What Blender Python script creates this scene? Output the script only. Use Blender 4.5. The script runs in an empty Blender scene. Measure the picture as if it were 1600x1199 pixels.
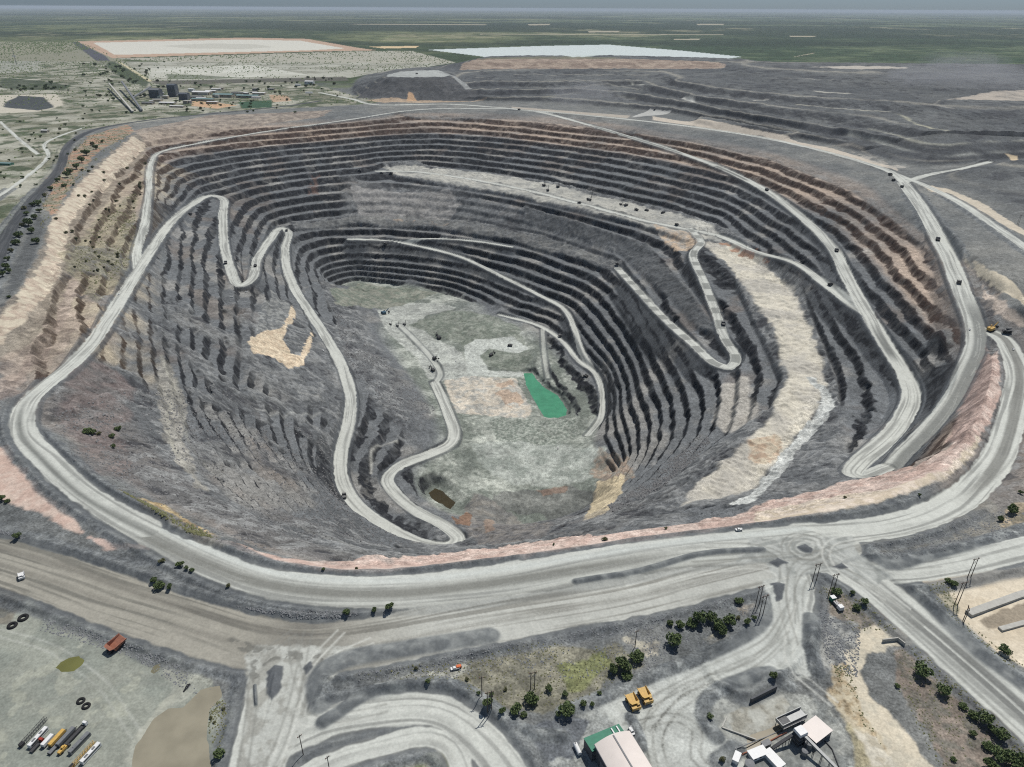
import bpy, bmesh, math, random
import numpy as np
from mathutils import Vector, Matrix
random.seed(7); np.random.seed(7)
sc = bpy.context.scene

# ------------------------------------------------------------------ camera
CAM_H = 430.0
FPX = 1109.0                      # focal length in photo pixels (1600 wide)
PITCH = math.atan((599.5 - 13.0) / FPX)
ROLL = math.atan(8.0 / 1600.0)
cam_data = bpy.data.cameras.new("camera"); cam = bpy.data.objects.new("camera", cam_data)
sc.collection.objects.link(cam); sc.camera = cam
cam_data.sensor_fit = 'HORIZONTAL'; cam_data.sensor_width = 36.0
cam_data.lens = 36.0 * FPX / 1600.0
cam_data.clip_start = 1.0; cam_data.clip_end = 400000.0
RM = Matrix.Rotation(math.pi/2 - PITCH, 4, 'X') @ Matrix.Rotation(ROLL, 4, 'Z')
cam.matrix_world = Matrix.Translation((0, 0, CAM_H)) @ RM
R3 = np.array([[RM[i][j] for j in range(3)] for i in range(3)])

# ------------------------------------------------------------------ light
SUN_EL, SUN_AZ = math.radians(60), math.radians(32)     # azimuth from +Y towards +X
world = bpy.data.worlds.new("World"); sc.world = world; world.use_nodes = True
wn = world.node_tree; bg = wn.nodes['Background']
sky = wn.nodes.new('ShaderNodeTexSky'); sky.sky_type = 'NISHITA'; sky.sun_disc = False
sky.sun_elevation = SUN_EL; sky.sun_rotation = SUN_AZ; sky.altitude = 900
sky.air_density = 1.0; sky.dust_density = 1.0; sky.ozone_density = 2.0
# distant rain haze low over the horizon greys the sky there
wtc = wn.nodes.new('ShaderNodeTexCoord'); wsx = wn.nodes.new('ShaderNodeSeparateXYZ'); wn.links.new(wtc.outputs['Generated'], wsx.inputs[0])
wmr = wn.nodes.new('ShaderNodeMapRange'); wmr.inputs[1].default_value = 0.03; wmr.inputs[2].default_value = 0.22; wn.links.new(wsx.outputs['Z'], wmr.inputs[0])
wmx = wn.nodes.new('ShaderNodeMix'); wmx.data_type = 'RGBA'; wn.links.new(wmr.outputs[0], wmx.inputs['Factor'])
wmx.inputs[6].default_value = (0.455, 0.60, 0.88, 1); wmx.inputs[7].default_value = (1.06, 1.0, 0.90, 1)
wml = wn.nodes.new('ShaderNodeMix'); wml.data_type = 'RGBA'; wml.blend_type = 'MULTIPLY'; wml.inputs['Factor'].default_value = 1.0
wn.links.new(sky.outputs[0], wml.inputs[6]); wn.links.new(wmx.outputs[2], wml.inputs[7])
wn.links.new(wml.outputs[2], bg.inputs[0]); bg.inputs[1].default_value = 0.075
sl = bpy.data.lights.new("sun", 'SUN'); sun = bpy.data.objects.new("sun", sl); sc.collection.objects.link(sun)
sl.energy = 4.0; sl.angle = math.radians(0.53); sl.color = (1.0, 0.965, 0.91)
sdir = Vector((math.sin(SUN_AZ)*math.cos(SUN_EL), math.cos(SUN_AZ)*math.cos(SUN_EL), math.sin(SUN_EL)))
sun.rotation_euler = sdir.to_track_quat('Z', 'Y').to_euler()
sc.view_settings.view_transform = 'Standard'; sc.view_settings.look = 'None'
sc.cycles.use_denoising = False; sc.cycles.filter_width = 1.15; sc.cycles.max_bounces = 3; sc.cycles.diffuse_bounces = 2; sc.cycles.volume_bounces = 0
sc.view_settings.exposure = 0.0; sc.view_settings.gamma = 1.0

# ------------------------------------------------------------------ pixel -> world helpers (tracing only)
def ray(px, py):
    px = np.asarray(px, float); py = np.asarray(py, float)
    c = np.stack([(px-800)/FPX, -(py-599.5)/FPX, -np.ones_like(px)], -1)
    return c @ R3.T
def at_z(px, py, z):
    d = ray(px, py); k = (np.asarray(z, float) - CAM_H) / d[..., 2]
    return d[..., 0]*k, d[..., 1]*k
def pts3(lst):
    a = np.array(lst, float); x, y = at_z(a[:, 0], a[:, 1], a[:, 2])
    return np.stack([x, y, a[:, 2]], 1)

# ------------------------------------------------------------------ ground grid (denser near, coarser far)
QUAL = 1.15
Y0 = 220.0; YN, YF = 190.0, 6800.0; TM = 0.95
NC = int(1500*QUAL); NR = int(1750*QUAL)
tcol = np.linspace(-TM, TM, NC)
ug = np.linspace(math.log(YN+Y0), math.log(YF+Y0), NR)
Yr = np.exp(ug) - Y0
du = ug[1]-ug[0]; dt = tcol[1]-tcol[0]
X = (tcol[None, :] * (Yr[:, None]+Y0)).astype(np.float32)
Y = np.repeat(Yr[:, None], NC, 1).astype(np.float32)
def colf(x, y): return (x/(y+Y0) + TM)/dt
def rowf(y): return (np.log(np.maximum(y+Y0, 1.0)) - ug[0])/du
def sample(A, x, y):
    c = np.clip(colf(x, y), 0, A.shape[1]-1.001); r = np.clip(rowf(y), 0, A.shape[0]-1.001)
    ci = c.astype(int); ri = r.astype(int); fc = c-ci; fr = r-ri
    return (A[ri, ci]*(1-fc)*(1-fr) + A[ri, ci+1]*fc*(1-fr) + A[ri+1, ci]*(1-fc)*fr + A[ri+1, ci+1]*fc*fr)

# ------------------------------------------------------------------ noise
_T = np.random.RandomState(3).rand(256, 256).astype(np.float32)
def vn(x, y, seed=0):
    x = x + seed*17.31; y = y + seed*9.77
    xi = np.floor(x); yi = np.floor(y); fx = (x-xi).astype(np.float32); fy = (y-yi).astype(np.float32)
    xi = xi.astype(np.int64); yi = yi.astype(np.int64)
    fx = fx*fx*(3-2*fx); fy = fy*fy*(3-2*fy)
    x0 = (xi+seed*31) & 255; x1 = (x0+1) & 255; y0 = (yi+seed*57) & 255; y1 = (y0+1) & 255
    a = _T[y0, x0]; b = _T[y0, x1]; c = _T[y1, x0]; d = _T[y1, x1]
    return (a+(b-a)*fx)*(1-fy) + (c+(d-c)*fx)*fy
def fbm(x, y, scale, octv=4, seed=0, gain=0.5):
    s = 0; amp = 1; tot = 0; f = 1/scale
    for o in range(octv):
        # rotate each octave a little so that the lattice never lines up
        ca, sa = math.cos(0.6*o+seed), math.sin(0.6*o+seed)
        s = s + amp*(vn((x*ca-y*sa)*f, (x*sa+y*ca)*f, seed+o*5)-0.5); tot += amp; amp *= gain; f *= 2.03
    return (s/tot*2).astype(np.float32)
def sstep(a, b, v):
    t = np.clip((v-a)/(b-a), 0, 1); return t*t*(3-2*t)

# ------------------------------------------------------------------ traced roads: (photo x, photo y, elevation)
ROADS = {}
ROADS['east_ramp'] = ([(800,170,0),(850,177,-6),(900,190,-14),(950,204,-22),(1010,222,-33),(1060,238,-42),(1130,264,-55),(1195,297,-66),(1235,325,-72),(1270,355,-78),(1303,390,-84),(1322,430,-90),(1352,485,-97),(1385,540,-103),(1413,585,-108),(1424,620,-110),(1408,658,-112),(1375,695,-113),(1345,722,-112),(1333,740,-110),(1350,747,-108),(1385,735,-104)], 14)
ROADS['rim_ramp'] = ([(1345,747,-108),(1385,735,-104),(1412,708,-97),(1450,670,-84),(1483,628,-70),(1508,580,-54),(1524,540,-42),(1522,505,-33),(1503,455,-22),(1485,408,-14),(1466,372,-8),(1440,325,-2),(1412,287,0)], 17)
ROADS['platform_road'] = ([(590,268,-158),(640,268,-158),(740,281,-158),(830,299,-158),(920,322,-158),(1000,343,-158),(1060,356,-158),(1120,368,-156),(1180,393,-142),(1240,410,-126),(1290,445,-112),(1322,470,-103),(1352,490,-97)], 11)
ROADS['shelf_ramp'] = ([(1078,358,-158),(1095,378,-159),(1083,398,-163),(1100,440,-175),(1118,487,-189),(1133,530,-200),(1150,560,-208),(1140,574,-212),(1118,568,-214),(1080,535,-222),(1040,500,-232),(1000,457,-244),(965,419,-253)], 11)
ROADS['inner_ramp'] = ([(545,374,-300),(600,376,-305),(650,384,-312),(720,402,-325),(790,435,-342),(840,460,-352),(880,482,-362),(898,515,-372),(908,545,-382),(928,580,-396)], 8)
ROADS['inner_spur'] = ([(600,376,-303),(680,373,-289),(740,377,-282),(800,386,-275)], 6)
ROADS['floor_ramp'] = ([(780,493,-407),(820,502,-406),(850,513,-405),(880,535,-403),(905,565,-400),(930,584,-399),(941,620,-405),(938,655,-415),(918,681,-425)], 7)
ROADS['sump_ramp'] = ([(848,515,-405),(850,550,-415),(856,590,-428)], 6)
ROADS['north_track'] = ([(800,170,0),(660,171,0),(540,188,-10),(400,208,-28),(300,226,-40),(252,237,-46),(237,255,-50),(232,300,-60),(226,345,-72),(214,390,-82),(213,418,-83)], 9)
ROADS['ring_front'] = ([(1250,842,0),(1180,850,0),(1050,864,0),(900,888,0),(750,911,0),(620,924,0),(500,922,0),(400,906,0),(300,868,0),(200,818,0),(130,773,0),(76,722,0)], 20)
ROADS['main_haul'] = ([(230,826,0),(190,806,0),(130,770,0),(75,720,0),(38,675,-5),(42,632,-13),(75,600,-22),(115,567,-32),(152,525,-46),(187,470,-65),(215,425,-83),(240,385,-98),(270,345,-118),(300,320,-138),(330,306,-150),(346,309,-153),(348,340,-165),(350,380,-180),(360,420,-195),(374,446,-205),(392,438,-213),(402,405,-228),(422,375,-248),(440,357,-262),(450,362,-268),(446,385,-277),(447,415,-287),(460,450,-298),(483,487,-310),(508,525,-322),(533,570,-332),(548,620,-342),(545,660,-350),(533,710,-358),(535,752,-363),(560,792,-368),(612,828,-374),(660,850,-378),(700,855,-381),(716,843,-384),(695,822,-387),(652,800,-391),(618,772,-395),(605,748,-399),(627,727,-404),(670,710,-408),(702,695,-412),(710,678,-415),(702,650,-420),(690,620,-424),(680,600,-427)], 13)
ROADS['floor_road'] = ([(680,600,-427),(688,585,-426),(674,560,-423),(647,530,-419),(624,508,-416)], 7)
ROADS['ring_east'] = ([(1250,836,0),(1320,832,-1),(1400,820,-4),(1470,797,-10),(1530,755,-20),(1565,700,-30),(1583,640,-36),(1590,590,-38),(1580,550,-38),(1560,525,-37),(1530,515,-35)], 16)
ROADS['front_haul'] = ([(-120,848,-3),(0,876,-3),(100,908,-3),(200,945,-3),(300,978,-3),(400,1004,-3),(480,1013,-3),(600,1000,-3),(700,980,-3),(800,962,-3),(900,944,-3),(1000,926,-3),(1120,898,-2),(1230,868,-1),(1300,845,0)], 24)
ROADS['south_east_haul'] = ([(1215,860,-1),(1280,868,-1),(1350,905,-2),(1420,962,-3),(1500,1030,-3),(1600,1118,-3),(1720,1230,-3)], 19)
ROADS['east_lane'] = ([(1280,870,-1),(1380,895,-1),(1480,885,-1),(1600,858,-1),(1720,830,-1)], 13)
ROADS['workshop_road'] = ([(1225,870,-1),(1245,915,-2),(1236,960,-3),(1200,1010,-3),(1150,1045,-3)], 15)
ROADS['south_road'] = ([(490,1012,-3),(468,1060,-3),(445,1130,-3),(415,1199,-3),(400,1260,-3)], 14)
ROADS['south_west_road'] = ([(425,1020,-3),(405,1060,-3),(395,1110,-3),(375,1199,-3),(360,1260,-3)], 8)
ROADS['loop_road'] = ([(425,1170,-3),(500,1132,-3),(580,1115,-3),(660,1108,-3),(705,1120,-3),(750,1155,-3),(790,1205,-3),(820,1260,-3)], 13)
ROADS['inner_loop'] = ([(450,1230,-3),(520,1190,-3),(600,1165,-3),(670,1150,-3),(705,1165,-3),(722,1199,-3),(735,1260,-3)], 8)
ROADS['north_rim_road'] = ([(500,145,0),(550,155,0),(590,164,0),(700,163,0),(800,170,0),(985,187,0),(1100,201,0),(1200,217,0),(1300,240,0),(1390,268,0),(1412,285,0)], 13)
ROADS['north_east_road'] = ([(1412,285,0),(1450,274,2),(1500,265,4),(1545,254,6)], 12)
ROADS['east_outer_road'] = ([(1395,270,0),(1450,292,3),(1500,317,6),(1550,350,8),(1600,385,10),(1700,460,10)], 11)
ROADS['west_asphalt'] = ([(-90,560,2),(-20,440,2),(10,370,2),(45,320,2),(92,265,2),(112,222,2),(160,200,2),(240,187,1),(330,178,0),(430,168,0),(500,158,0)], 14)
ROADS['west_gravel'] = ([(-40,330,2),(30,285,2),(75,245,2),(70,225,2),(95,212,2),(130,200,2)], 6)
ROADS['west_track'] = ([(0,190,0),(30,218,0),(60,242,0)], 6)
STYLE = {k: 'pale' for k in ROADS}
STYLE.update(west_asphalt='dark', front_haul='brown')

# lines that only shape the land
ZL = []
ZL += [[(600,181,-18),(700,182,-18),(800,189,-18),(870,198,-18),(960,207,-18),(1075,222,-18),(1200,250,-18),(1260,273,-18),(1330,300,-18),(1400,345,-18),(1440,375,-17),(1468,410,-18)]]
ZL += [[(60,395,0),(75,360,0),(92,325,0),(130,275,0),(170,238,0),(205,212,0),(280,196,0),(400,186,0),(520,178,-4),(600,176,-6)]]
ZL += [[(-60,560,0),(0,490,0),(30,455,0),(60,395,0)],[(-60,700,0),(0,690,0),(30,745,0),(110,820,0),(220,860,0)]]
ZL += [[(965,420,-254),(900,398,-255),(850,382,-256),(800,370,-256),(740,358,-256),(680,351,-256),(620,346,-257),(560,344,-258),(500,347,-260),(455,354,-264)]]
ZL += [[(960,412,-252),(900,392,-252),(850,375,-252),(800,363,-252),(740,351,-252),(680,344,-252),(620,339,-252),(560,337,-253),(500,341,-256)]]
ZL += [[(1495,388,-3),(1540,425,0),(1600,475,0),(1680,540,0)],[(1503,410,-18),(1540,458,-25),(1600,503,-36),(1680,560,-36)]]
ZL += [[(1552,555,-25),(1553,625,-22),(1510,690,-16),(1455,740,-10),(1380,775,-4),(1280,800,0),(1200,818,0),(1050,840,0),(900,860,0),(780,872,0),(650,885,0),(530,893,0),(420,872,0),(330,835,0),(220,785,0),(130,725,0),(85,680,-4)]]
# pit floor levels
ZL += [[(515,450,-418),(560,440,-420),(640,450,-418),(700,456,-414),(760,480,-408)]]
ZL += [[(600,487,-415),(700,490,-412),(760,492,-409)],[(620,515,-418),(665,560,-421),(690,600,-426)],[(700,560,-424),(760,545,-426),(800,562,-430),(815,590,-436)]]
ZL += [[(825,590,-440),(850,620,-440),(880,645,-440)],[(700,620,-428),(760,640,-432),(860,665,-430),(900,690,-427)],[(730,680,-430),(800,700,-430),(900,720,-428),(960,745,-425)],
       [(690,775,-442),(720,800,-442)],[(740,740,-436),(850,770,-432),(930,790,-427)],[(780,820,-436),(860,815,-430),(900,815,-428)]]
ZL += [[(600,869,-150),(700,864,-190),(780,860,-190)],[(560,852,-250),(620,857,-285),(700,861,-300),(760,853,-310)]]
ZL += [[(870,570,-415),(880,600,-420)],[(575,505,-405),(620,560,-410),(665,600,-420)]]
# waste dumps
ZL += [[(640,161,0),(740,158,0),(850,163,0),(950,171,0),(1040,178,0),(1150,198,0),(1250,218,0),(1330,240,0),(1400,258,0),(1450,262,2),(1520,255,6),(1600,249,8),(1700,245,8)]]
ZL += [[(553,154,0),(545,140,0),(545,128,0),(560,118,0),(600,104,0),(680,101,0),(715,106,5)]]
ZL += [[(606,121,98),(650,122,98),(690,121,98),(700,118,96)],[(600,118,98),(625,112,98),(680,110,98),(700,114,98)]]
ZL += [[(745,150,25),(850,148,25),(900,146,28),(960,152,28),(1000,158,25)],[(755,137,48),(850,138,48),(930,137,50),(1000,133,52)],[(760,124,72),(850,125,72),(950,125,74),(1020,124,76)],
       [(750,117,80),(850,117,80),(1010,117,84)],[(720,112,92),(800,108,95),(900,107,96),(1000,107,97),(1130,107,98)],[(722,101,110),(745,92,124),(850,89,128),(950,89,128),(1050,91,126),(1130,97,118)],[(760,88,128),(950,86,128),(1150,92,126)]]
ZL += [[(1100,184,22),(1200,202,24),(1330,214,25),(1390,229,25),(1450,243,25),(1530,241,25),(1600,237,25),(1700,235,25)],
       [(1120,168,45),(1250,188,48),(1360,203,50),(1420,216,50),(1465,225,50),(1530,222,50),(1600,220,50),(1700,218,50)],
       [(1080,148,70),(1240,163,75),(1300,169,75),(1385,175,75),(1430,192,72),(1465,204,72),(1520,201,73),(1600,197,75),(1700,195,75)],
       [(1060,125,98),(1200,142,100),(1330,147,100),(1480,158,100),(1550,159,100),(1600,158,100),(1700,157,100)],
       [(1480,153,101),(1600,141,102),(1700,140,102)],
       [(1180,102,122),(1300,104,122),(1420,107,122),(1600,108,122),(1700,109,122)],[(1180,99,124),(1300,100,124),(1420,101,124),(1600,102,124),(1700,103,124)]]
ZL += [[(1480,274,10),(1530,262,30),(1600,248,48),(1700,240,50)],[(1455,288,0),(1520,318,0),(1600,352,0),(1700,400,0)]]
ZL += [[(1000,190,0),(1100,206,0),(1200,222,0),(1300,248,0),(1390,280,0),(1420,330,1),(1470,360,4),(1560,430,6),(1640,500,6)]]
FLATS = [([(600,262),(650,259),(760,270),(850,286),(950,310),(1050,332),(1115,352),(1125,368),(1090,366),(1040,360),(1000,346),(920,326),(800,300),(700,284),(620,273)], -158),
  ([(1100,378),(1140,378),(1195,408),(1235,445),(1270,520),(1295,590),(1302,630),(1258,690),(1200,745),(1160,778),(1072,788),(1092,758),(1152,700),(1207,650),(1230,590),(1217,540),(1192,490),(1152,430),(1112,392)], -158),
  ([(0,960),(60,945),(200,1000),(330,1070),(365,1110),(340,1199),(300,1260),(-100,1260),(-100,960)], -5),
  ([(1180,1060),(1290,1100),(1330,1199),(1350,1260),(820,1260),(830,1150),(900,1120),(980,1090),(1080,1050)], -4)]

# ------------------------------------------------------------------ solve the smooth base surface
def catmull(P, step=9.0):
    P = np.asarray(P, float); out = []
    Q = np.vstack([2*P[0]-P[1], P, 2*P[-1]-P[-2]])
    for i in range(1, len(Q)-2):
        a, b, c, d = Q[i-1], Q[i], Q[i+1], Q[i+2]
        # centripetal parametrisation avoids loops in hairpins
        def tj(ti, p, q): return ti + max(np.linalg.norm(q[:2]-p[:2]), 1e-3)**0.5
        t0 = 0; t1 = tj(t0, a, b); t2 = tj(t1, b, c); t3 = tj(t2, c, d)
        n = max(2, int(np.linalg.norm(c[:2]-b[:2])/step))
        t = np.linspace(t1, t2, n, endpoint=False)[:, None]
        A1 = (t1-t)/(t1-t0)*a+(t-t0)/(t1-t0)*b; A2 = (t2-t)/(t2-t1)*b+(t-t1)/(t2-t1)*c; A3 = (t3-t)/(t3-t2)*c+(t-t2)/(t3-t2)*d
        B1 = (t2-t)/(t2-t0)*A1+(t-t0)/(t2-t0)*A2; B2 = (t3-t)/(t3-t1)*A2+(t-t1)/(t3-t1)*A3
        out.append((t2-t)/(t2-t1)*B1+(t-t1)/(t2-t1)*B2)
    out.append(P[-1:]); return np.vstack(out)
RP = {k: catmull(pts3(v[0])) for k, v in ROADS.items()}

def poly_mask(GX, GY, poly):
    inside = np.zeros(GX.shape, bool); n = len(poly)
    for i in range(n):
        x1, y1 = poly[i]; x2, y2 = poly[(i+1) % n]
        if y1 == y2: continue
        c = ((GY > y1) != (GY > y2)) & (GX < (x2-x1)*(GY-y1)/(y2-y1)+x1)
        inside ^= c
    return inside

def solve_base():
    lines = [p for p in RP.values()]
    for l in ZL:
        p = pts3(l); q = []
        for a, b in zip(p[:-1], p[1:]):
            n = max(2, int(np.linalg.norm(b[:2]-a[:2])/4)); s = np.linspace(0, 1, n)[:, None]; q.append(a*(1-s)+b*s)
        lines.append(np.vstack(q))
    allp = np.vstack(lines)
    # densify road samples
    dens = []
    for p in RP.values():
        for a, b in zip(p[:-1], p[1:]):
            dens += [a, a*.67+b*.33, a*.33+b*.67]
    allp = np.vstack([allp, np.array(dens)])
    V = None; prev = None
    for lev in (60, 120, 240, 480):
        nr = int(lev*NR/NC*1.0); nc = lev
        cs = colf(allp[:, 0], allp[:, 1])/(NC-1)*(nc-1); rs = rowf(allp[:, 1])/(NR-1)*(nr-1)
        ci = np.rint(cs).astype(int); ri = np.rint(rs).astype(int)
        ok = (ci >= 0) & (ci < nc) & (ri >= 0) & (ri < nr)
        S = np.zeros((nr, nc)); N = np.zeros((nr, nc))
        np.add.at(S, (ri[ok], ci[ok]), allp[ok, 2]); np.add.at(N, (ri[ok], ci[ok]), 1)
        fix = N > 0; val = np.where(fix, S/np.maximum(N, 1), 0)
        yr = np.exp(np.linspace(ug[0], ug[-1], nr)) - Y0; tc = np.linspace(-TM, TM, nc)
        gx = tc[None, :]*(yr[:, None]+Y0); gy = np.repeat(yr[:, None], nc, 1)
        for pl, z in FLATS:
            a = np.array(pl, float); px_, py_ = at_z(a[:, 0], a[:, 1], z)
            m = poly_mask(gx, gy, np.stack([px_, py_], 1)) & ~fix
            fix |= m; val[m] = z
        far = (gy > 6300); fix |= far; val[far] = 0
        near = (gy < 215); fix |= near; val[near] = -3
        e = np.zeros_like(fix); e[:, 0] = 1; wst = e & (gx < 0); fix |= wst; val[wst] = 0
        if V is None: V = np.where(fix, val, val[fix].mean())
        else:
            r = np.linspace(0, V.shape[0]-1.001, nr); c = np.linspace(0, V.shape[1]-1.001, nc)
            r0 = r.astype(int); c0 = c.astype(int); fr = (r-r0)[:, None]; fc = (c-c0)[None, :]
            V = (V[r0][:, c0]*(1-fr)*(1-fc)+V[r0+1][:, c0]*fr*(1-fc)+V[r0][:, c0+1]*(1-fr)*fc+V[r0+1][:, c0+1]*fr*fc)
            V = np.where(fix, val, V)
        par = (np.add.outer(np.arange(nr), np.arange(nc)) % 2).astype(bool)
        for it in range(260):
            for pp in (par, ~par):
                Pd = np.pad(V, 1, mode='edge')
                L = (Pd[:-2, 1:-1]+Pd[2:, 1:-1]+Pd[1:-1, :-2]+Pd[1:-1, 2:])*0.25
                V = np.where(pp & ~fix, V+1.75*(L-V), V)
    # light smoothing so that traced lines do not show as creases
    for it in range(3):
        Pd = np.pad(V, 1, mode='edge')
        V = 0.5*V+0.125*(Pd[:-2, 1:-1]+Pd[2:, 1:-1]+Pd[1:-1, :-2]+Pd[1:-1, 2:])
    r = np.linspace(0, V.shape[0]-1.001, NR); c = np.linspace(0, V.shape[1]-1.001, NC)
    r0 = r.astype(int); c0 = c.astype(int); fr = (r-r0)[:, None]; fc = (c-c0)[None, :]
    return (V[r0][:, c0]*(1-fr)*(1-fc)+V[r0+1][:, c0]*fr*(1-fc)+V[r0][:, c0+1]*(1-fr)*fc+V[r0+1][:, c0+1]*fr*fc).astype(np.float32)
Zb = solve_base()

def hit(px, py, Z):
    """where a sight line meets the land: used to turn traced outlines into ground coordinates"""
    px = np.atleast_1d(np.asarray(px, float)); py = np.atleast_1d(np.asarray(py, float)); d = ray(px, py)
    ox = np.zeros(len(px)); oy = np.zeros(len(px)); done = np.zeros(len(px), bool)
    hd = np.hypot(d[:, 0], d[:, 1]); dn = d/hd[:, None]
    s = np.full(len(px), 150.0); prev = s.copy()
    for it in range(3500):
        x = dn[:, 0]*s; y = dn[:, 1]*s; z = CAM_H+dn[:, 2]*s
        g = np.where(y < YF-5, sample(Z, x, y), 0.0)
        h = (z <= g) & ~done
        ox[h] = x[h]; oy[h] = y[h]; done |= h
        if done.all() or s.min() > 120000: break
        s = np.where(done, s, s+np.clip((z-g)*0.6, 0.6+s*0.0004, 4000))
    ox[~done] = (dn[:, 0]*s)[~done]; oy[~done] = (dn[:, 1]*s)[~done]
    return ox, oy

def window(x0, x1, y0, y1):
    r0 = int(max(0, math.floor(float(rowf(y0))))) ; r1 = int(min(NR, math.ceil(float(rowf(y1)))+1))
    cs = [float(colf(x, y)) for x in (x0, x1) for y in (y0, y1)]
    c0 = int(max(0, math.floor(min(cs)))); c1 = int(min(NC, math.ceil(max(cs))+1))
    return slice(r0, max(r1, r0)), slice(c0, max(c1, c0))

def line_field(P, R):
    """distance to a polyline, signed side offset, running length and elevation, inside radius R"""
    D = np.full((NR, NC), 1e9, np.float32); S = np.zeros((NR, NC), np.float32); A = np.zeros((NR, NC), np.float32); E = np.zeros((NR, NC), np.float32)
    run = 0
    lo = P[:, :2].min(0)-R; hi = P[:, :2].max(0)+R
    for a, b in zip(P[:-1], P[1:]):
        L = float(np.linalg.norm(b[:2]-a[:2]))
        if L < 1e-6: continue
        w = window(min(a[0], b[0])-R, max(a[0], b[0])+R, max(YN, min(a[1], b[1])-R), max(a[1], b[1])+R)
        x = X[w]; y = Y[w]
        if x.size == 0: run += L; continue
        ux, uy = (b[0]-a[0])/L, (b[1]-a[1])/L
        q = np.clip((x-a[0])*ux+(y-a[1])*uy, 0, L)
        dx = x-(a[0]+ux*q); dy = y-(a[1]+uy*q); dd = np.hypot(dx, dy)
        m = dd < D[w]
        D[w] = np.where(m, dd, D[w]); S[w] = np.where(m, -(dx*uy-dy*ux), S[w])
        A[w] = np.where(m, run+q, A[w]); E[w] = np.where(m, a[2]+(b[2]-a[2])*q/L, E[w]); run += L
    return D, S, A, E, window(lo[0], hi[0], max(YN, lo[1]), hi[1])

def poly_sd(pts, R):
    """signed distance (negative inside) to a ground polygon, in its own window"""
    pts = np.asarray(pts, float); lo = pts.min(0)-R; hi = pts.max(0)+R
    w = window(lo[0], hi[0], max(YN, lo[1]), hi[1]); x = X[w]; y = Y[w]
    if x.size == 0: return None, w
    D = np.full(x.shape, 1e9, np.float32)
    n = len(pts)
    for i in range(n):
        a = pts[i]; b = pts[(i+1) % n]; e = b-a; L2 = max((e**2).sum(), 1e-9)
        q = np.clip(((x-a[0])*e[0]+(y-a[1])*e[1])/L2, 0, 1)
        D = np.minimum(D, np.hypot(x-a[0]-e[0]*q, y-a[1]-e[1]*q))
    ins = poly_mask(x, y, pts)
    return np.where(ins, -D, D), w

# ------------------------------------------------------------------ benches
LEV = np.concatenate([np.linspace(0, -18, 2), np.linspace(-18, -158, 10)[1:], np.linspace(-158, -258, 6)[1:], np.linspace(-258, -358, 6)[1:], np.linspace(-358, -420, 5)[1:], [-430, -440, -470]])
def terrace_mask():
    M = sstep(-9, -15, Zb)*(1-sstep(-438, -444, Zb))
    # areas whose benches have slumped, been backfilled or lie flat
    NO = [([(505,440),(640,440),(780,480),(850,520),(850,600),(930,660),(1000,790),(930,840),(700,860),(640,690),(600,560),(520,480)], 25, 1.0),
          ([(60,640),(150,570),(205,585),(240,640),(290,720),(350,780),(430,815),(545,812),(640,860),(600,900),(400,880),(60,720)], 26, 1.0),
          ([(380,560),(450,470),(520,580),(540,660),(500,640),(420,600)], 40, 0.9),
          ([(500,500),(560,520),(680,640),(680,690),(600,640),(540,560)], 25, 0.95),
          ([(540,275),(700,292),(830,330),(950,380),(970,415),(800,366),(640,344),(540,342)], 30, 0.55),
          ([(455,347),(560,333),(640,334),(740,346),(850,369),(970,408),(975,424),(900,402),(800,374),(680,354),(560,349),(460,358)], 5, 1.0),
          ([(1060,850),(960,800),(1010,770),(1130,690),(1190,640),(1215,650),(1150,700),(1060,790)], 20, 1.0),
          ([(600,256),(650,252),(850,282),(1050,328),(1120,350),(1245,440),(1305,590),(1310,635),(1160,790),(1060,795),(1200,650),(1225,590),(1150,435),(1100,380),(1000,350),(800,304),(620,276)], 8, 1.0),
          ([(0,600),(130,740),(400,880),(700,875),(1200,810),(1500,700),(1560,560),(1600,560),(1600,850),(0,900)], 20, 1.0),
          ([(820,322),(900,345),(980,372),(1010,380),(1075,455),(1120,520),(1095,515),(1040,455),(975,395),(900,368),(820,345)], 12, .92),
          ([(1150,780),(1260,700),(1310,640),(1330,740),(1450,730),(1380,770),(1200,800)], 15, 0.8),
          ([(1480,270),(1400,285),(1460,375),(1490,470),(1530,520),(1500,640),(1600,640),(1600,270)], 34, 1.0),
          ([(800,165),(1000,190),(1200,225),(1400,285),(1470,400),(1400,345),(1330,298),(1200,247),(1075,219),(960,204),(800,186),(600,178),(500,165)], 10, 1.0)]
    for pl, fe, amt in NO:
        a = np.array(pl, float); x, y = hit(a[:, 0], a[:, 1], Zb)
        sd, w = poly_sd(np.stack([x, y], 1), fe*2)
        M[w] *= 1-amt*(1-sstep(-fe*.3, fe, sd))
    a = np.array([(858,540),(885,548),(912,578),(930,600),(932,640),(905,655),(892,640),(872,600)], float); x, y = hit(a[:, 0], a[:, 1], Zb)
    sd, w = poly_sd(np.stack([x, y], 1), 12); M[w] = np.maximum(M[w], 1-sstep(-3, 5, sd))
    return M
TMk = terrace_mask()
_br = sstep(.02, .3, fbm(X, Y, 85, 4, 71, .6))*sstep(60, -80, X+0.05*(Y-900))*sstep(1750, 1450, Y)
TMk *= 1-.9*_br
wall = sstep(-6, -25, Zb)
n_big = fbm(X, Y, 140, 4, 1); n_mid = fbm(X, Y, 34, 3, 2); nearw = sstep(1700, 900, Y); n_sm = fbm(X, Y, 11, 1, 3)*.8+fbm(X, Y, 5.5, 2, 4)*.6*nearw
Zn = Zb + wall*(n_big*7 + n_mid*2.6) + wall*TMk*n_sm*1.7
idx = np.interp(-Zn, -LEV, np.arange(len(LEV))).astype(np.float32)
k = np.floor(idx); f = idx-k
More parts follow.
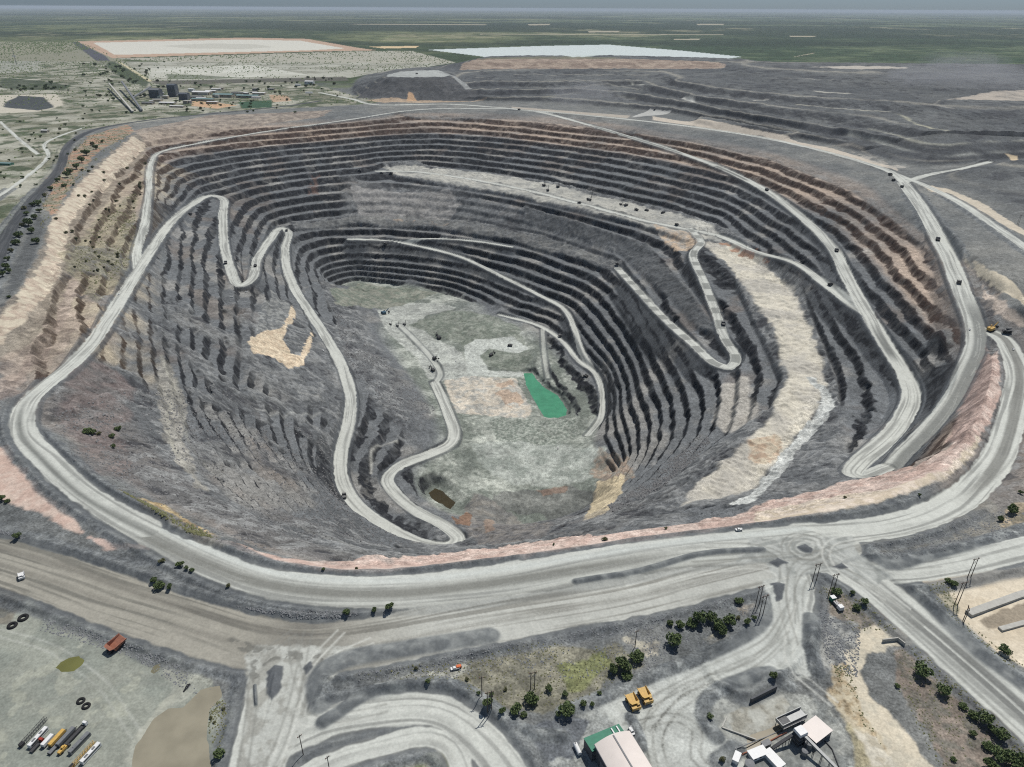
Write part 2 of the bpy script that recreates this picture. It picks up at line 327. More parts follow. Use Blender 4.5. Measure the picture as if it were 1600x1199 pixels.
FACE = np.clip((0.44+0.30*fbm(X, Y, 170, 3, 61)+0.12*n_mid)*(1-.32*sstep(-250, -500, X+0.12*(Y-1500))*sstep(2300, 1900, Y)), .2, .66)
g = np.clip(f/FACE, 0, 1)
g = g+0.10*np.sin(g*np.pi*2)*-1
Lk = LEV[np.clip(k.astype(int), 0, len(LEV)-1)]; Lk1 = LEV[np.clip(k.astype(int)+1, 0, len(LEV)-1)]
Zt = Lk+(Lk1-Lk)*(g*0.9+0.1*f)
Z = Zn*(1-TMk)+Zt*TMk
# stratified ledges and gullies in the slumped south-west slope
rug = wall*(1-TMk)*sstep(-408, -380, Zb)
def ridged(x, y, scale, octv, seed):
    s_ = 0; a_ = 1; tot = 0
    for o in range(octv):
        ca, sa = math.cos(.7*o+seed), math.sin(.7*o+seed); q = scale/(2.0**o)
        s_ = s_+a_*(1-np.abs(vn((x*ca-y*sa)/q, (x*sa+y*ca)/q, seed+o*3)*2-1)); tot += a_; a_ *= .55
    return (s_/tot).astype(np.float32)
_wx = fbm(X, Y, 90, 3, 65)*30; _wy = fbm(X, Y, 90, 3, 66)*30
RG = ridged(X+_wx, Y+_wy, 42, 3, 6)*.7+ridged(X+_wx, Y+_wy, 12, 2, 7)*.3
Z += rug*((RG-.55)*13)
Z += (1-wall)*fbm(X, Y, 160, 4, 8)*1.2 + fbm(X, Y, 6, 2, 12)*0.15
floorm = sstep(-405, -418, Zb)
Z += floorm*(fbm(X, Y, 60, 4, 9)*3.0+(ridged(X, Y, 26, 3, 19)-.6)*4*sstep(0, .3, fbm(X, Y, 120, 2, 20)))
# waste dumps: broad steps and gullied tips
dump = sstep(3, 12, Zb)*(Y > 2500)
DL = np.array([0, 25, 50, 75, 100, 125, 160.])
Zd = Zb+fbm(X, Y, 220, 4, 21)*5
di = np.interp(Zd, DL, np.arange(len(DL))); kd = np.floor(di); fd = di-kd
dterr = sstep(-350, -150, X-0.02*(Y-3900))
Zdt = np.interp(kd+(sstep(0.0, 0.42, fd)*0.92+fd*0.08)*dterr+fd*(1-dterr), np.arange(len(DL)), DL)
Zdt = Zdt*(0.75+0.25*dterr)+Zb*0.25*(1-dterr)
Zd2 = Zdt+fbm(X, Y*0.25, 22, 3, 22)*3+fbm(X, Y, 40, 5, 23, .6)*5
Z = (Z*(1-dump*.85)+Zd2*dump*.85).astype(np.float32)
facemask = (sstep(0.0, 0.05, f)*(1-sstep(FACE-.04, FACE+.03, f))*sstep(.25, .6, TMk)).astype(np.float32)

PONDS = {'sump': ([(817,583),(832,583),(838,592),(850,605),(872,618),(887,640),(885,652),(868,656),(850,652),(835,628),(822,603)], -440.0),
  'brown': ([(205,1205),(208,1165),(222,1150),(238,1122),(262,1106),(285,1103),(312,1077),(345,1070),(351,1088),(345,1095),(328,1112),(324,1150),(335,1199),(322,1250),(200,1250)], -5.4),
  'olive': ([(84,1045),(95,1034),(108,1026),(125,1024),(133,1032),(126,1042),(116,1050),(95,1052)], -5.3),
  'puddle': ([(232,1052),(238,1040),(252,1036),(250,1046),(240,1054)], -5.3),
  'dark': ([(284,1082),(290,1068),(300,1065),(301,1070),(292,1080),(286,1085)], -5.3),
  'murky': ([(669,771),(680,763),(693,768),(700,776),(712,786),(704,797),(690,788),(676,782)], -441.5),
  'basin': ([(1168,1150),(1190,1142),(1240,1120),(1250,1132),(1215,1150),(1190,1172),(1160,1180)], -5.0)}
PW = {}
for k_, (px, lv) in PONDS.items():
    a = np.array(px, float); x_, y_ = at_z(a[:, 0], a[:, 1], lv); P2 = np.stack([x_, y_], 1); PW[k_] = P2
    sd, w = poly_sd(P2, 40); x = X[w]; y = Y[w]
    sd = sd+fbm(x, y, 10, 4, 77)*1.8
    t = sstep(1, 26 if k_ == 'murky' else 12, sd); Z[w] = np.where(sd > 30, Z[w], Z[w]*t+(lv+0.5+0.03*np.maximum(sd, 0)-1.3*(1-sstep(-5, 1.5, sd)))*(1-t))
# ------------------------------------------------------------------ cut the roads in
road_rec = []
Zroadless = Z.copy()
def carve(P, hw, cut, fill, wr, wrw, taper=None):
    global Z
    R = 75.0
    D, S, A, E, w = line_field(P, R)
    if taper:
        tot = A.max()
        if len(taper) == 3: D = D + np.where(D < 1e8, (hw-taper[1])*(1-sstep(0, taper[0], A)), 0).astype(np.float32)
        else: D = D + np.where(D < 1e8, (hw-taper[1])*sstep(tot-taper[0], tot, A), 0).astype(np.float32)
    d = D[w]; z = Z[w]; e = E[w]
    over = np.maximum(d-hw, 0)
    lim = np.clip(z, e-over*fill, e+over*cut)
    fade = 1-sstep(R-25, R-2, d)
    z2 = z+(lim-z)*fade
    z2 = z2+wr*np.exp(-((d-hw-wrw)/wrw)**2)*(d < R)
    Z[w] = z2
    return (w, D[w].copy(), S[w].copy(), A[w].copy())
ORDER = ['north_track','platform_road','shelf_ramp','inner_spur','inner_ramp','floor_road','floor_ramp','sump_ramp','west_track','west_gravel','west_asphalt','north_east_road','east_outer_road','inner_loop','loop_road','south_west_road','south_road','workshop_road','east_lane','south_east_haul','front_haul','north_rim_road','ring_east','ring_front','rim_ramp','east_ramp','main_haul']
for nm in ORDER:
    pit = nm in ('north_track','platform_road','shelf_ramp','inner_spur','inner_ramp','floor_road','floor_ramp','sump_ramp','east_ramp','rim_ramp','main_haul')
    rec = carve(RP[nm], ROADS[nm][1], 1.5 if pit else 0.5, 1.1 if pit else 0.45, 0.0, 1.0, {'ring_front': (600, 10), 'rim_ramp': (750, 11, 1)}.get(nm))
    road_rec.append((nm, rec))
# keep the junctions open: add the safety banks only where no other road runs
Dall = np.full((NR, NC), 1e9, np.float32)
for nm, (w, D, S, A) in road_rec:
    Dall[w] = np.minimum(Dall[w], D-ROADS[nm][1])
# ------------------------------------------------------------------ safety banks, then ground colours
front = sstep(1500, 1200, Y)*(1-sstep(-10, -40, Zb))
bank = np.exp(-((Dall-6.5)/3.2)**2)*sstep(-14, -6, Zb)*(Y < 2600)
Z = (Z + bank*2.8*(0.8+0.5*fbm(X, Y, 25, 2, 31)) + np.exp(-((Dall-2.5)/1.6)**2)*1.3*(Zb < -8)).astype(np.float32)

BANKS = [([(1192,935),(1196,965),(1170,990),(1105,1022),(1030,1050),(940,1088),(880,1112)], 5), ([(505,1128),(530,1112),(570,1085),(640,1070),(690,1066),(730,1078),(770,1105),(820,1140),(880,1150)], 4.5),
  ([(1266,965),(1267,1010),(1278,1048)], 5), ([(1120,1150),(1098,1115),(1110,1085),(1160,1062),(1205,1050),(1232,1068)], 5), ([(1125,1188),(1150,1168)], 6), ([(985,1118),(1000,1150),(1003,1165)], 3.5),
  ([(400,1100),(398,1070)], 1), ([(1362,864),(1385,884),(1440,872),(1520,850),(1600,822),(1680,800)], 6), ([(1190,862),(1100,868),(1000,895),(900,912)], 3),
  ([(500,1100),(495,1070),(505,1048),(540,1030),(620,1015),(700,1003),(765,993)], 7), ([(1440,925),(1478,965),(1530,1015),(1600,1065),(1700,1130)], 8)]
BKM = np.zeros((NR, NC), np.float32)
for px, hwb in BANKS:
    P3 = catmull(pts3([(a, b, -2) for a, b in px])); D_, S_, A_, E_, w = line_field(P3, 30)
    m = np.exp(-(D_[w]/hwb)**2); BKM[w] = np.maximum(BKM[w], 1-sstep(hwb*.9, hwb*1.5, D_[w])); Z[w] += m*3.0*(.8+.5*fbm(X[w], Y[w], 12, 2, 33))

# far plain in the same sheet: more rows out to the horizon
YE = 150000.0; NR2 = 300
u2 = np.linspace(ug[-1], math.log(YE+Y0), NR2+1)[1:]; Y2r = np.exp(u2)-Y0
X2 = (tcol[None, :]*(Y2r[:, None]+Y0)).astype(np.float32); Y2 = np.repeat(Y2r[:, None], NC, 1).astype(np.float32)

def lin(c): 
    c = np.array(c, np.float32)/255.0
    return np.where(c <= 0.04045, c/12.92, ((c+0.055)/1.055)**2.4).astype(np.float32)
KE = 1.16
def alb(c): return lin(c)/KE

def mix(a, b, t): return a*(1-t[..., None])+b*t[..., None]
def plain_colour(x, y):
    n1 = fbm(x, y*0.45, 1500, 4, 41); n2 = fbm(x, y, 260, 4, 42); n3 = fbm(x*0.35, y, 2600, 3, 43); n4 = fbm(x, y*0.5, 7000, 2, 44)
    c = mix(alb((54, 72, 50)), alb((104, 116, 86)), np.clip(0.42+n1*1.3+n2*0.9, 0, 1))
    c = mix(c, alb((38, 54, 38)), np.clip(n3*2.2+n4, 0, .85))
    c = mix(c, c*np.array([1.12,1.0,.92],np.float32), 1-sstep(-.15, .25, x/np.maximum(y,1)))
    c = mix(c, alb((150, 146, 118)), sstep(0.42, 0.62, n1+0.35*n2)*0.6*sstep(-.1, .3, n4))
    return c*(1+0.7*fbm(x, y, 90, 4, 45, .7))[..., None]

col = plain_colour(X, Y)
slate = alb((120, 122, 123)); 
nA = fbm(X, Y, 220, 4, 51); nB = fbm(X, Y, 40, 4, 52); nC = fbm(X, Y, 7, 3, 53); nD = fbm(X, Y, 2.4, 2, 54)
# the mined ground near the pit
near = 1-sstep(4200, 5200, Y+nA*500)
gcol = mix(slate*0.86, alb((128, 127, 124)), np.clip(0.4+nA*0.9+nB*0.5, 0, 1))
col = mix(col, gcol*np.ones_like(col), near)

# bedrock inside the pit by depth, dust on the flats, dark broken faces
dep = -Zn
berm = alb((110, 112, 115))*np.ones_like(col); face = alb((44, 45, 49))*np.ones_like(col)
pinkz = (1-sstep(52, 72, dep+n_big*12))*sstep(6, 14, dep)
band = vn(dep*0.11, X*0.0004, 5)
westf = sstep(-200, -520, X-(Y-700)*-0.28)*(1-sstep(60, 120, dep+n_mid*20))*(Y < 2600)*(1-np.clip(rug, 0, 1))*sstep(800, 1000, Y)
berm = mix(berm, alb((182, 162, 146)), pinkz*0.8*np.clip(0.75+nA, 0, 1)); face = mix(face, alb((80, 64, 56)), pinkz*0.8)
pale_b = sstep(0.1, 0.5, fbm(X, Y, 90, 4, 55))
berm = mix(berm, alb((160, 156, 151)), pale_b*0.6*sstep(20, 60, dep))
berm = mix(berm, alb((120, 108, 100)), sstep(0.2, 0.5, fbm(X, Y, 120, 4, 56))*0.5*(dep < 230))
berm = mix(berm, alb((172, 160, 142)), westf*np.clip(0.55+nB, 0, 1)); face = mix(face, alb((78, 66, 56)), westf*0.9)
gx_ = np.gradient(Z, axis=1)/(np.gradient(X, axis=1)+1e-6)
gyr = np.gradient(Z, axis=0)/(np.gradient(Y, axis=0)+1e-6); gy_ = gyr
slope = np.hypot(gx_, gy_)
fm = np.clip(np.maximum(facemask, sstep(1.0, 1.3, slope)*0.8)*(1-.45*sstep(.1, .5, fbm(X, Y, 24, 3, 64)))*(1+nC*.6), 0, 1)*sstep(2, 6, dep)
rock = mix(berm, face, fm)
# slumped south-west slope: rock paler on ridges, darker in creases
sw = rug
st = fbm(X+Y*0.55, (Y*2.4-X*0.7), 90, 5, 57, 0.6)
rock = mix(rock, alb((100, 101, 103))*np.ones_like(col), sw*.8)
rock = mix(rock, alb((146, 146, 146))*np.ones_like(col), np.clip(sw*sstep(0.67, 0.76, RG+.12*nC)*0.65, 0, 1))
rock = mix(rock, alb((66, 66, 70))*np.ones_like(col), np.clip(sw*sstep(0.54, 0.42, RG+.12*nC)*0.85, 0, 1))
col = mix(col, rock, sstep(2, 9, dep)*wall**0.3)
fl = sstep(-404, -416, Zb)
flc = mix(alb((124, 129, 122))*np.ones_like(col), alb((178, 180, 172)), np.clip(0.4+nB*1.4+nA+nC*.5, 0, 1))
col = mix(col, flc, fl*(1-fm))
# waste dumps
dcol = mix(alb((88, 90, 93))*np.ones_like(col), alb((114, 115, 115)), np.clip(0.4+0.9*fbm(X, Y, 180, 5, 58, .65), 0, 1))
dcol = mix(dcol, alb((66, 67, 72)), sstep(0.08, 0.4, fbm(X, Y, 60, 4, 59, .6))*.6)
crest = np.exp(-((fd-0.52)/0.07)**2)*sstep(0.0, 0.35, fbm(X, Y, 700, 2, 60)+0.12)*(Zb < 118)
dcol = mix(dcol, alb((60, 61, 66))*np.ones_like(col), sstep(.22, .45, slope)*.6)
dcol = mix(dcol, alb((165, 160, 150)), crest*0.6)
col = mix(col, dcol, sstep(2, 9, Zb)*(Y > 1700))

def outline(px):
    a = np.array(px, float); x, y = hit(a[:, 0], a[:, 1], Z); return np.stack([x, y], 1)
def desat(c, k=0.76):
    c = np.array(c, float); g_ = c@np.array([.3, .59, .11]); return g_+(c-g_)*k
def paint(px, rgb, fe=8, amt=1.0, jag=6, rgb2=None, patch=30, keep_faces=False, seed=0, thr=None):
    """lay a surface material (sand, clay, gravel) inside a traced ground outline, edges broken by noise"""
    P = outline(px); sd, w = poly_sd(P, fe+jag*2.5)
    if sd is None: return
    x = X[w]; y = Y[w]
    sd = sd + jag*1.6*fbm(x, y, max(jag*3.5, 6), 4, 70+seed)
    m = (1-sstep(-fe*.5, fe*.5, sd))*amt
    rgb = desat(rgb); rgb2 = desat(rgb2) if rgb2 is not None else None
    c = alb(rgb)*np.ones(x.shape+(3,), np.float32)
    if rgb2 is not None: c = mix(c, alb(rgb2), sstep(-0.25, 0.3, fbm(x, y, patch, 4, 90+seed)))
    if thr is not None: m = m*sstep(thr, thr+0.2, fbm(x, y, patch, 4, 120+seed))
    if keep_faces: m = m*(1-fm[w]*0.8)
    col[w] = mix(col[w], c, m)

W_ = [(-80,66),(120,65),(185,88),(240,128),(480,128),(560,150),(590,160),(330,176),(120,205),(30,330),(-80,520)]
paint(W_, (156,153,136), 30, 1, 12, (122,121,100), 70)
paint(W_, (74,88,60), 15, .85, 12, None, 60, seed=3, thr=0.05)
paint(W_, (186,182,166), 15, .7, 12, None, 120, seed=4, thr=0.2)
paint([(-60,70),(70,69),(60,112),(-60,118)], (165,164,152), 30, .8, 20, (140,142,130), 80)
paint([(0,122),(60,126),(110,134),(100,142),(40,141),(0,138)], (60,74,52), 20, .8, 12)
paint([(120,65),(380,59),(480,61),(560,75),(590,79),(480,81),(175,91)], (186,160,138), 20, 1, 6)
paint([(145,67),(380,62),(470,64),(540,76),(480,79),(180,86)], (212,210,198), 20, 1, 8, (196,196,184), 500)
paint([(250,72),(330,68),(400,69.5),(430,74),(380,77),(300,76)], (184,182,170), 60, .7, 40)
paint([(112,66),(122,66),(165,88),(172,95),(150,95)], (84,85,92), 10, 1, 5)
paint([(178,92),(400,85),(560,80),(645,80),(712,98),(600,112),(545,122),(340,126),(235,128)], (176,174,160), 20, 1, 8, (150,148,132), 120)
paint([(225,107),(400,102),(420,106),(480,117),(340,123),(240,122)], (204,202,190), 20, 1, 10, (190,188,174), 200, seed=2)
paint([(260,116),(300,117),(380,122),(300,124),(262,124)], (92,102,76), 20, .8, 10)
paint([(235,127),(540,120),(545,126),(250,133)], (96,92,84), 15, .9, 6)
paint([(172,94),(236,127),(228,136),(200,128),(165,103)], (66,80,56), 15, .9, 10)
paint([(176,92),(180,92),(238,127),(232,128)], (205,190,150), 6, .9, 2)
paint([(668,78),(850,72),(950,70),(1060,79),(1160,89),(900,91),(750,88)], (206,214,212), 25, 1, 8, (192,202,200), 700)
paint([(575,73),(655,72),(650,75),(600,76)], (214,190,150), 20, 1, 10)
paint([(650,79),(680,78),(760,90),(715,95)], (104,104,106), 20, .8, 8)
paint([(-30,150),(90,147),(100,165),(60,175),(-30,178)], (196,186,168), 20, 1, 10)
paint([(8,160),(30,150),(68,152),(85,168),(60,173),(5,168)], (74,78,80), 12, 1, 5)
paint([(300,158),(335,160),(370,165),(340,170),(300,166)], (205,160,120), 8, 1, 5)
paint([(420,148),(450,150),(455,158),(425,160)], (190,150,118), 8, .8, 5)
paint([(372,160),(425,157),(425,168),(378,170)], (58,92,66), 8, 1, 3)
for (a, b) in (((0,95),(160,170)),):
    pass
# dumps
paint([(718,110),(722,100),(745,92),(900,90),(1100,96),(1134,100),(1130,106.5),(1000,107.5),(800,108)], (172,150,132), 10, 1, 8, (146,124,110), 60)
paint([(760,91),(900,89),(970,90),(960,92),(745,94)], (120,118,96), 10, .8, 8)
paint([(553,154),(580,136),(605,121),(700,119),(735,140),(762,152),(700,158),(600,158)], (80,81,85), 8, .9, 6, (92,92,95), 25)
paint([(604,120),(625,112),(685,110),(703,118),(690,121),(640,121)], (172,174,172), 10, 1, 5)
paint([(683,113),(690,113),(738,139),(728,140)], (150,151,150), 6, 1, 2)
paint([(570,158),(610,153),(640,157),(700,158),(760,154),(700,160),(600,161)], (190,160,130), 8, .8, 5)
paint([(636,158),(638,143),(646,148),(652,158)], (196,152,112), 5, .9, 4)
paint([(1480,156),(1550,143),(1605,140),(1700,141),(1700,157),(1605,158)], (186,172,158), 15, 1, 8, (165,155,145), 60)
paint([(1265,105.5),(1330,103),(1415,105),(1420,107),(1330,108)], (188,178,166), 12, 1, 6)
paint([(1020,182),(1200,207),(1300,232),(1400,262),(1405,268),(1290,238),(1190,213),(1020,188)], (206,190,172), 5, .95, 3)
paint([(800,167),(985,181),(980,185),(800,171)], (190,176,160), 4, .8, 2)
paint([(1330,236),(1390,255),(1430,264),(1400,266),(1340,246)], (176,168,158), 6, .8, 5, thr=-.1)
paint([(1435,288),(1480,295),(1540,320),(1605,362),(1605,371),(1530,333),(1460,303)], (208,192,170), 4, .95, 3)
paint([(1570,240),(1590,244),(1610,255),(1610,260),(1578,247)], (214,188,150), 4, .95, 2)
paint([(1500,392),(1545,425),(1605,470),(1605,483),(1540,440),(1502,402)], (212,196,170), 4, .95, 3)
paint([(1015,170),(1050,172),(1030,180),(985,184),(1000,178)], (190,188,184), 5, .9, 3)
paint([(1535,445),(1575,480),(1600,500),(1600,512),(1560,490),(1535,462)], (196,176,160), 4, .8, 4)
# west and north rim clays
paint([(58,400),(92,325),(130,275),(205,212),(280,197),(330,197),(230,232),(205,270),(150,335),(110,400),(100,470),(60,530),(-20,580),(-20,500),(30,455)], (156,142,126), 8, .75, 7, (124,112,100), 18, True)
paint([(205,213),(228,224),(155,300),(112,342),(100,400),(84,450),(40,500),(0,540),(-20,520),(30,460),(72,400),(78,350),(118,292)], (208,192,168), 5, .9, 6, (186,164,144), 12)
paint([(0,600),(40,560),(80,500),(110,430),(125,440),(105,500),(60,570),(0,640)], (186,164,150), 6, .7, 8, (130,112,104), 14, True)
paint([(95,400),(160,330),(212,300),(214,380),(190,450),(150,470),(110,430)], (150,142,112), 10, .6, 8, (112,106,88), 20, True)
paint([(0,560),(70,520),(110,480),(140,500),(90,560),(30,600),(0,610)], (180,158,142), 10, .6, 10, (118,100,92), 20, True)
paint([(205,205),(330,180),(400,178),(520,172),(500,184),(380,200),(230,228)], (178,158,140), 8, .75, 8, (140,122,110), 20)
paint([(60,300),(95,255),(140,212),(200,195),(210,205),(150,240),(110,290),(80,340)], (150,140,112), 8, .7, 8, (196,140,104), 20)
paint([(0,500),(20,420),(60,330),(70,350),(55,400),(28,452),(0,480)], (92,94,96), 8, .9, 5)
paint([(-60,690),(10,700),(45,745),(90,790),(128,832),(100,822),(40,792),(-60,775)], (214,186,170), 5, 1, 4, (202,168,152), 12)
paint([(140,840),(200,850),(235,860),(170,858)], (208,176,162), 4, .9, 4)
paint([(185,765),(260,790),(310,825),(355,852),(345,860),(290,832),(230,803)], (196,168,118), 5, .95, 5, (160,132,92), 8)
paint([(70,640),(110,590),(160,558),(205,620),(190,690),(215,755),(150,740),(95,680)], (132,114,110), 10, .6, 14, (112,104,102), 20)
paint([(250,560),(266,570),(292,630),(280,690),(325,768),(305,762),(262,695),(243,620)], (168,162,152), 4, .85, 6, (128,124,118), 14)
paint([(530,878),(650,869),(780,854),(900,838),(1000,828),(1100,812),(1200,784),(1320,752),(1430,730),(1480,703),(1515,650),(1540,565),(1560,548),(1562,620),(1530,692),(1480,747),(1400,777),(1280,804),(1150,822),(1050,838),(900,860),(780,874),(600,895),(500,893),(400,868),(330,842),(360,846),(440,872)], (216,188,174), 4, .95, 3, (200,166,152), 12)
paint([(1180,800),(1280,780),(1400,760),(1480,735),(1530,680),(1530,700),(1480,750),(1400,778),(1280,806),(1180,815)], (226,208,188), 4, .8, 3, (206,188,160), 8)
paint([(1480,690),(1500,640),(1520,560),(1540,540),(1555,560),(1540,640),(1500,700)], (186,154,142), 5, .8, 4, (140,114,106), 12)
# platforms
paint([(600,262),(650,259),(760,270),(850,286),(950,310),(1050,332),(1115,352),(1130,378),(1090,372),(1040,362),(1000,350),(920,328),(800,303),(700,286),(620,274)], (186,182,172), 10, 1, 6, (164,162,156), 40)
paint([(1020,350),(1080,365),(1095,385),(1060,392),(1035,375)], (206,176,146), 6, .9, 6, (180,168,155), 15)
paint([(1092,376),(1140,378),(1195,408),(1235,445),(1270,520),(1290,590),(1285,625),(1240,690),(1190,745),(1150,775),(1066,790),(1092,755),(1152,700),(1207,650),(1230,590),(1217,540),(1192,490),(1152,430),(1112,392)], (212,202,184), 10, 1, 7, (192,184,172), 50)
paint([(1120,378),(1180,390),(1200,410),(1170,405),(1130,392)], (176,120,90), 5, .8, 8, thr=-.05)
paint([(1175,690),(1210,680),(1228,700),(1210,715),(1180,735),(1165,720)], (188,146,112), 8, .7, 8, (202,180,150), 8)
paint([(1130,600),(1170,590),(1180,650),(1140,680),(1120,650)], (182,174,164), 12, .8, 12)
paint([(1258,590),(1275,592),(1300,615),(1307,635),(1250,700),(1165,788),(1138,788),(1235,692),(1278,640),(1285,615)], (206,206,202), 3, 1, 4, (178,179,176), 5)
paint([(548,290),(700,298),(720,320),(700,344),(600,345),(560,340)], (158,154,151), 8, .95, 10, (136,133,132), 16)
paint([(820,322),(900,345),(980,372),(1010,380),(1075,455),(1120,520),(1095,515),(1040,455),(975,395),(900,368),(820,345)], (100,102,105), 8, .85, 6, (88,90,93), 12)
paint([(462,349),(560,336),(640,336),(740,348),(850,371),(970,409),(973,420),(900,401),(800,373),(680,353),(560,348),(465,356)], (128,127,125), 5, .85, 5, (112,113,114), 20)
paint([(485,270),(500,275),(495,330),(478,335)], (140,104,90), 8, .5, 10, thr=0)
paint([(600,341),(640,342),(700,350),(690,353),(620,347)], (170,150,132), 6, .7, 6, thr=-.1)
paint([(300,300),(215,385),(205,430),(230,420),(300,340)], (92,94,98), 6, .3, 6)
# sand spill beside the haul road, rubble
paint([(425,455),(445,470),(456,482),(440,512),(400,522),(405,490)], (150,150,148), 4, .9, 5, (112,114,116), 8)
paint([(456,476),(463,492),(450,512),(442,530),(455,553),(470,557),(478,535),(488,520),(486,542),(474,572),(455,576),(420,556),(396,553),(387,535),(402,522),(440,512),(452,492)], (214,192,162), 3, 1, 3, (206,180,150), 9)
# pit floor
paint([(515,452),(560,442),(620,450),(690,458),(640,475),(560,480),(525,475)], (116,124,110), 8, .9, 8, (142,142,128), 15)
paint([(588,484),(640,474),(690,474),(712,482),(665,494),(650,505),(680,530),(722,552),(735,590),(690,596),(668,590),(650,558),(605,518)], (186,188,180), 6, 1, 5, (166,168,162), 20)
paint([(640,508),(700,485),(760,492),(810,510),(832,560),(818,585),(745,572),(722,540),(690,528)], (118,126,113), 6, .85, 6, (146,150,138), 14)
paint([(725,540),(745,530),(800,526),(828,545),(812,552),(765,545),(750,556),(765,580),(820,582),(815,590),(735,588),(728,575)], (190,193,186), 4, 1, 3)
paint([(694,594),(740,588),(806,592),(832,640),(822,655),(760,650),(715,645),(700,620)], (206,192,174), 5, 1, 5, (176,172,164), 12)
paint([(760,600),(800,594),(820,630),(800,640)], (196,160,132), 4, .7, 5, thr=-.1)
paint([(765,654),(900,654),(908,680),(850,700),(775,688)], (120,128,118), 4, 1, 3, (158,162,152), 4)
paint([(735,692),(800,690),(880,696),(950,700),(945,742),(880,760),(800,757),(745,722)], (172,176,168), 7, .95, 7, (146,152,144), 22)
paint([(690,680),(735,690),(745,730),(735,760),(700,750),(715,710)], (108,114,107), 7, .6, 9)
paint([(935,698),(980,712),(988,745),(950,752),(922,742)], (164,138,118), 6, .8, 7, (150,142,130), 8)
paint([(935,752),(975,743),(972,768),(948,800),(915,812),(926,780)], (212,190,152), 4, 1, 4)
paint([(770,772),(840,765),(890,760),(930,770),(900,800),(840,800),(780,800)], (104,103,102), 6, .7, 8)
paint([(838,766),(888,760),(885,771),(850,775)], (142,110,92), 3, .7, 4)
paint([(740,770),(800,800),(860,815),(860,835),(780,850),(735,840),(720,800)], (112,108,108), 7, .8, 8, (138,130,124), 14)
paint([(704,806),(716,812),(728,799),(737,806),(733,822),(715,820)], (140,100,74), 2.5, .8, 3)
paint([(755,815),(770,812),(775,830),(760,832)], (156,124,102), 3, .6, 4)
paint([(780,792),(1000,790),(950,830),(860,840)], (126,122,120), 8, .5, 10, thr=0)
# front ground
paint([(-60,955),(30,930),(70,955),(200,1000),(260,1026),(330,1068),(364,1110),(345,1199),(320,1270),(-120,1270)], (152,154,142), 3, 1, 3, (140,144,134), 20)
paint([(-60,955),(60,960),(260,1030),(340,1085),(320,1199),(-60,1230)], (176,176,158), 4, .6, 3, None, 14, seed=5, thr=.18)
paint([(245,1030),(300,1040),(330,1070),(270,1110),(230,1160),(205,1199),(190,1190),(240,1110),(270,1080)], (184,182,166), 3, .7, 3, (160,160,148), 6)
paint([(-60,905),(25,900),(40,935),(15,975),(-60,985)], (112,110,104), 3, .9, 3, (140,132,118), 8)
paint([(560,1055),(640,1040),(720,1035),(830,1004),(895,1012),(960,1010),(1010,1040),(960,1060),(905,1095),(870,1115),(800,1110),(760,1090),(735,1085),(700,1065),(620,1065)], (146,140,120), 4, .95, 4, (120,116,100), 12)
paint([(560,1060),(620,1040),(700,1030),(740,1045),(700,1062),(600,1072)], (188,186,174), 3, .8, 3, (150,148,140), 5)
paint([(868,1036),(890,1036),(925,1028),(945,1018),(957,1040),(930,1060),(905,1078),(888,1080),(880,1060)], (142,144,92), 3, 1, 3, (120,124,80), 6)
paint([(980,1000),(1030,1005),(1035,1030),(1010,1030)], (196,186,164), 3, .8, 4, (140,134,124), 5)
paint([(1100,1000),(1130,985),(1140,1000),(1110,1010)], (204,190,160), 2, .8, 3)
paint([(1150,950),(1180,945),(1190,960),(1160,975)], (170,156,140), 3, .7, 4, (120,112,104), 5)
paint([(1040,1060),(1200,1015),(1245,960),(1260,1000),(1262,1060),(1180,1080),(1110,1120),(1150,1199),(1190,1270),(980,1270),(985,1150),(930,1130),(960,1090)], (186,186,178), 4, 1, 3, (170,171,164), 12)
paint([(1185,905),(1262,905),(1262,960),(1255,1010),(1275,1060),(1240,1050),(1200,1045),(1130,1070),(1095,1100),(1100,1140),(1150,1160),(1160,1199),(1160,1270),(1010,1270),(985,1199),(960,1130),(935,1095),(965,1075),(1100,1020),(1180,980),(1197,950)], (196,197,191), 3, 1, 2, (178,179,173), 10)
paint([(1215,905),(1262,905),(1258,1000),(1200,1030),(1180,1000),(1195,950)], (186,187,180), 4, 1, 3, (168,170,165), 14)
paint([(830,1150),(960,1090),(985,1150),(990,1270),(820,1270),(760,1130)], (176,177,172), 4, .9, 3, (150,152,150), 10)
paint([(840,1130),(880,1115),(920,1130),(905,1185),(850,1195),(830,1160)], (100,104,112), 3, .9, 4)
paint([(1270,918),(1330,925),(1370,950),(1410,990),(1405,1010),(1330,985),(1285,950)], (142,128,114), 3, .9, 4, (110,104,98), 8)
paint([(1280,955),(1340,975),(1345,1010),(1320,1060),(1285,1050),(1270,1000)], (170,168,162), 3, .9, 4, (120,122,124), 7)
paint([(1395,1020),(1430,1010),(1500,1060),(1560,1110),(1620,1170),(1620,1250),(1490,1250),(1450,1150),(1400,1070)], (138,122,110), 3, .95, 4, (112,106,96), 7)
paint([(1345,985),(1395,975),(1425,1005),(1395,1012),(1362,1020),(1345,1050),(1360,1090),(1420,1150),(1470,1210),(1490,1260),(1430,1260),(1390,1199),(1335,1130),(1318,1070),(1325,1020)], (218,202,176), 3, 1, 3, (202,190,168), 8)
paint([(1300,1050),(1325,1030),(1330,1090),(1380,1170),(1410,1230),(1380,1230),(1330,1150),(1300,1090)], (176,150,112), 3, .85, 4, (206,188,156), 4)
paint([(1315,1120),(1330,1130),(1365,1199),(1350,1230),(1320,1230),(1335,1180)], (170,158,124), 3, .9, 2)
paint([(1335,1140),(1370,1150),(1420,1230),(1370,1230)], (212,202,184), 3, .9, 3, (190,178,156), 5)
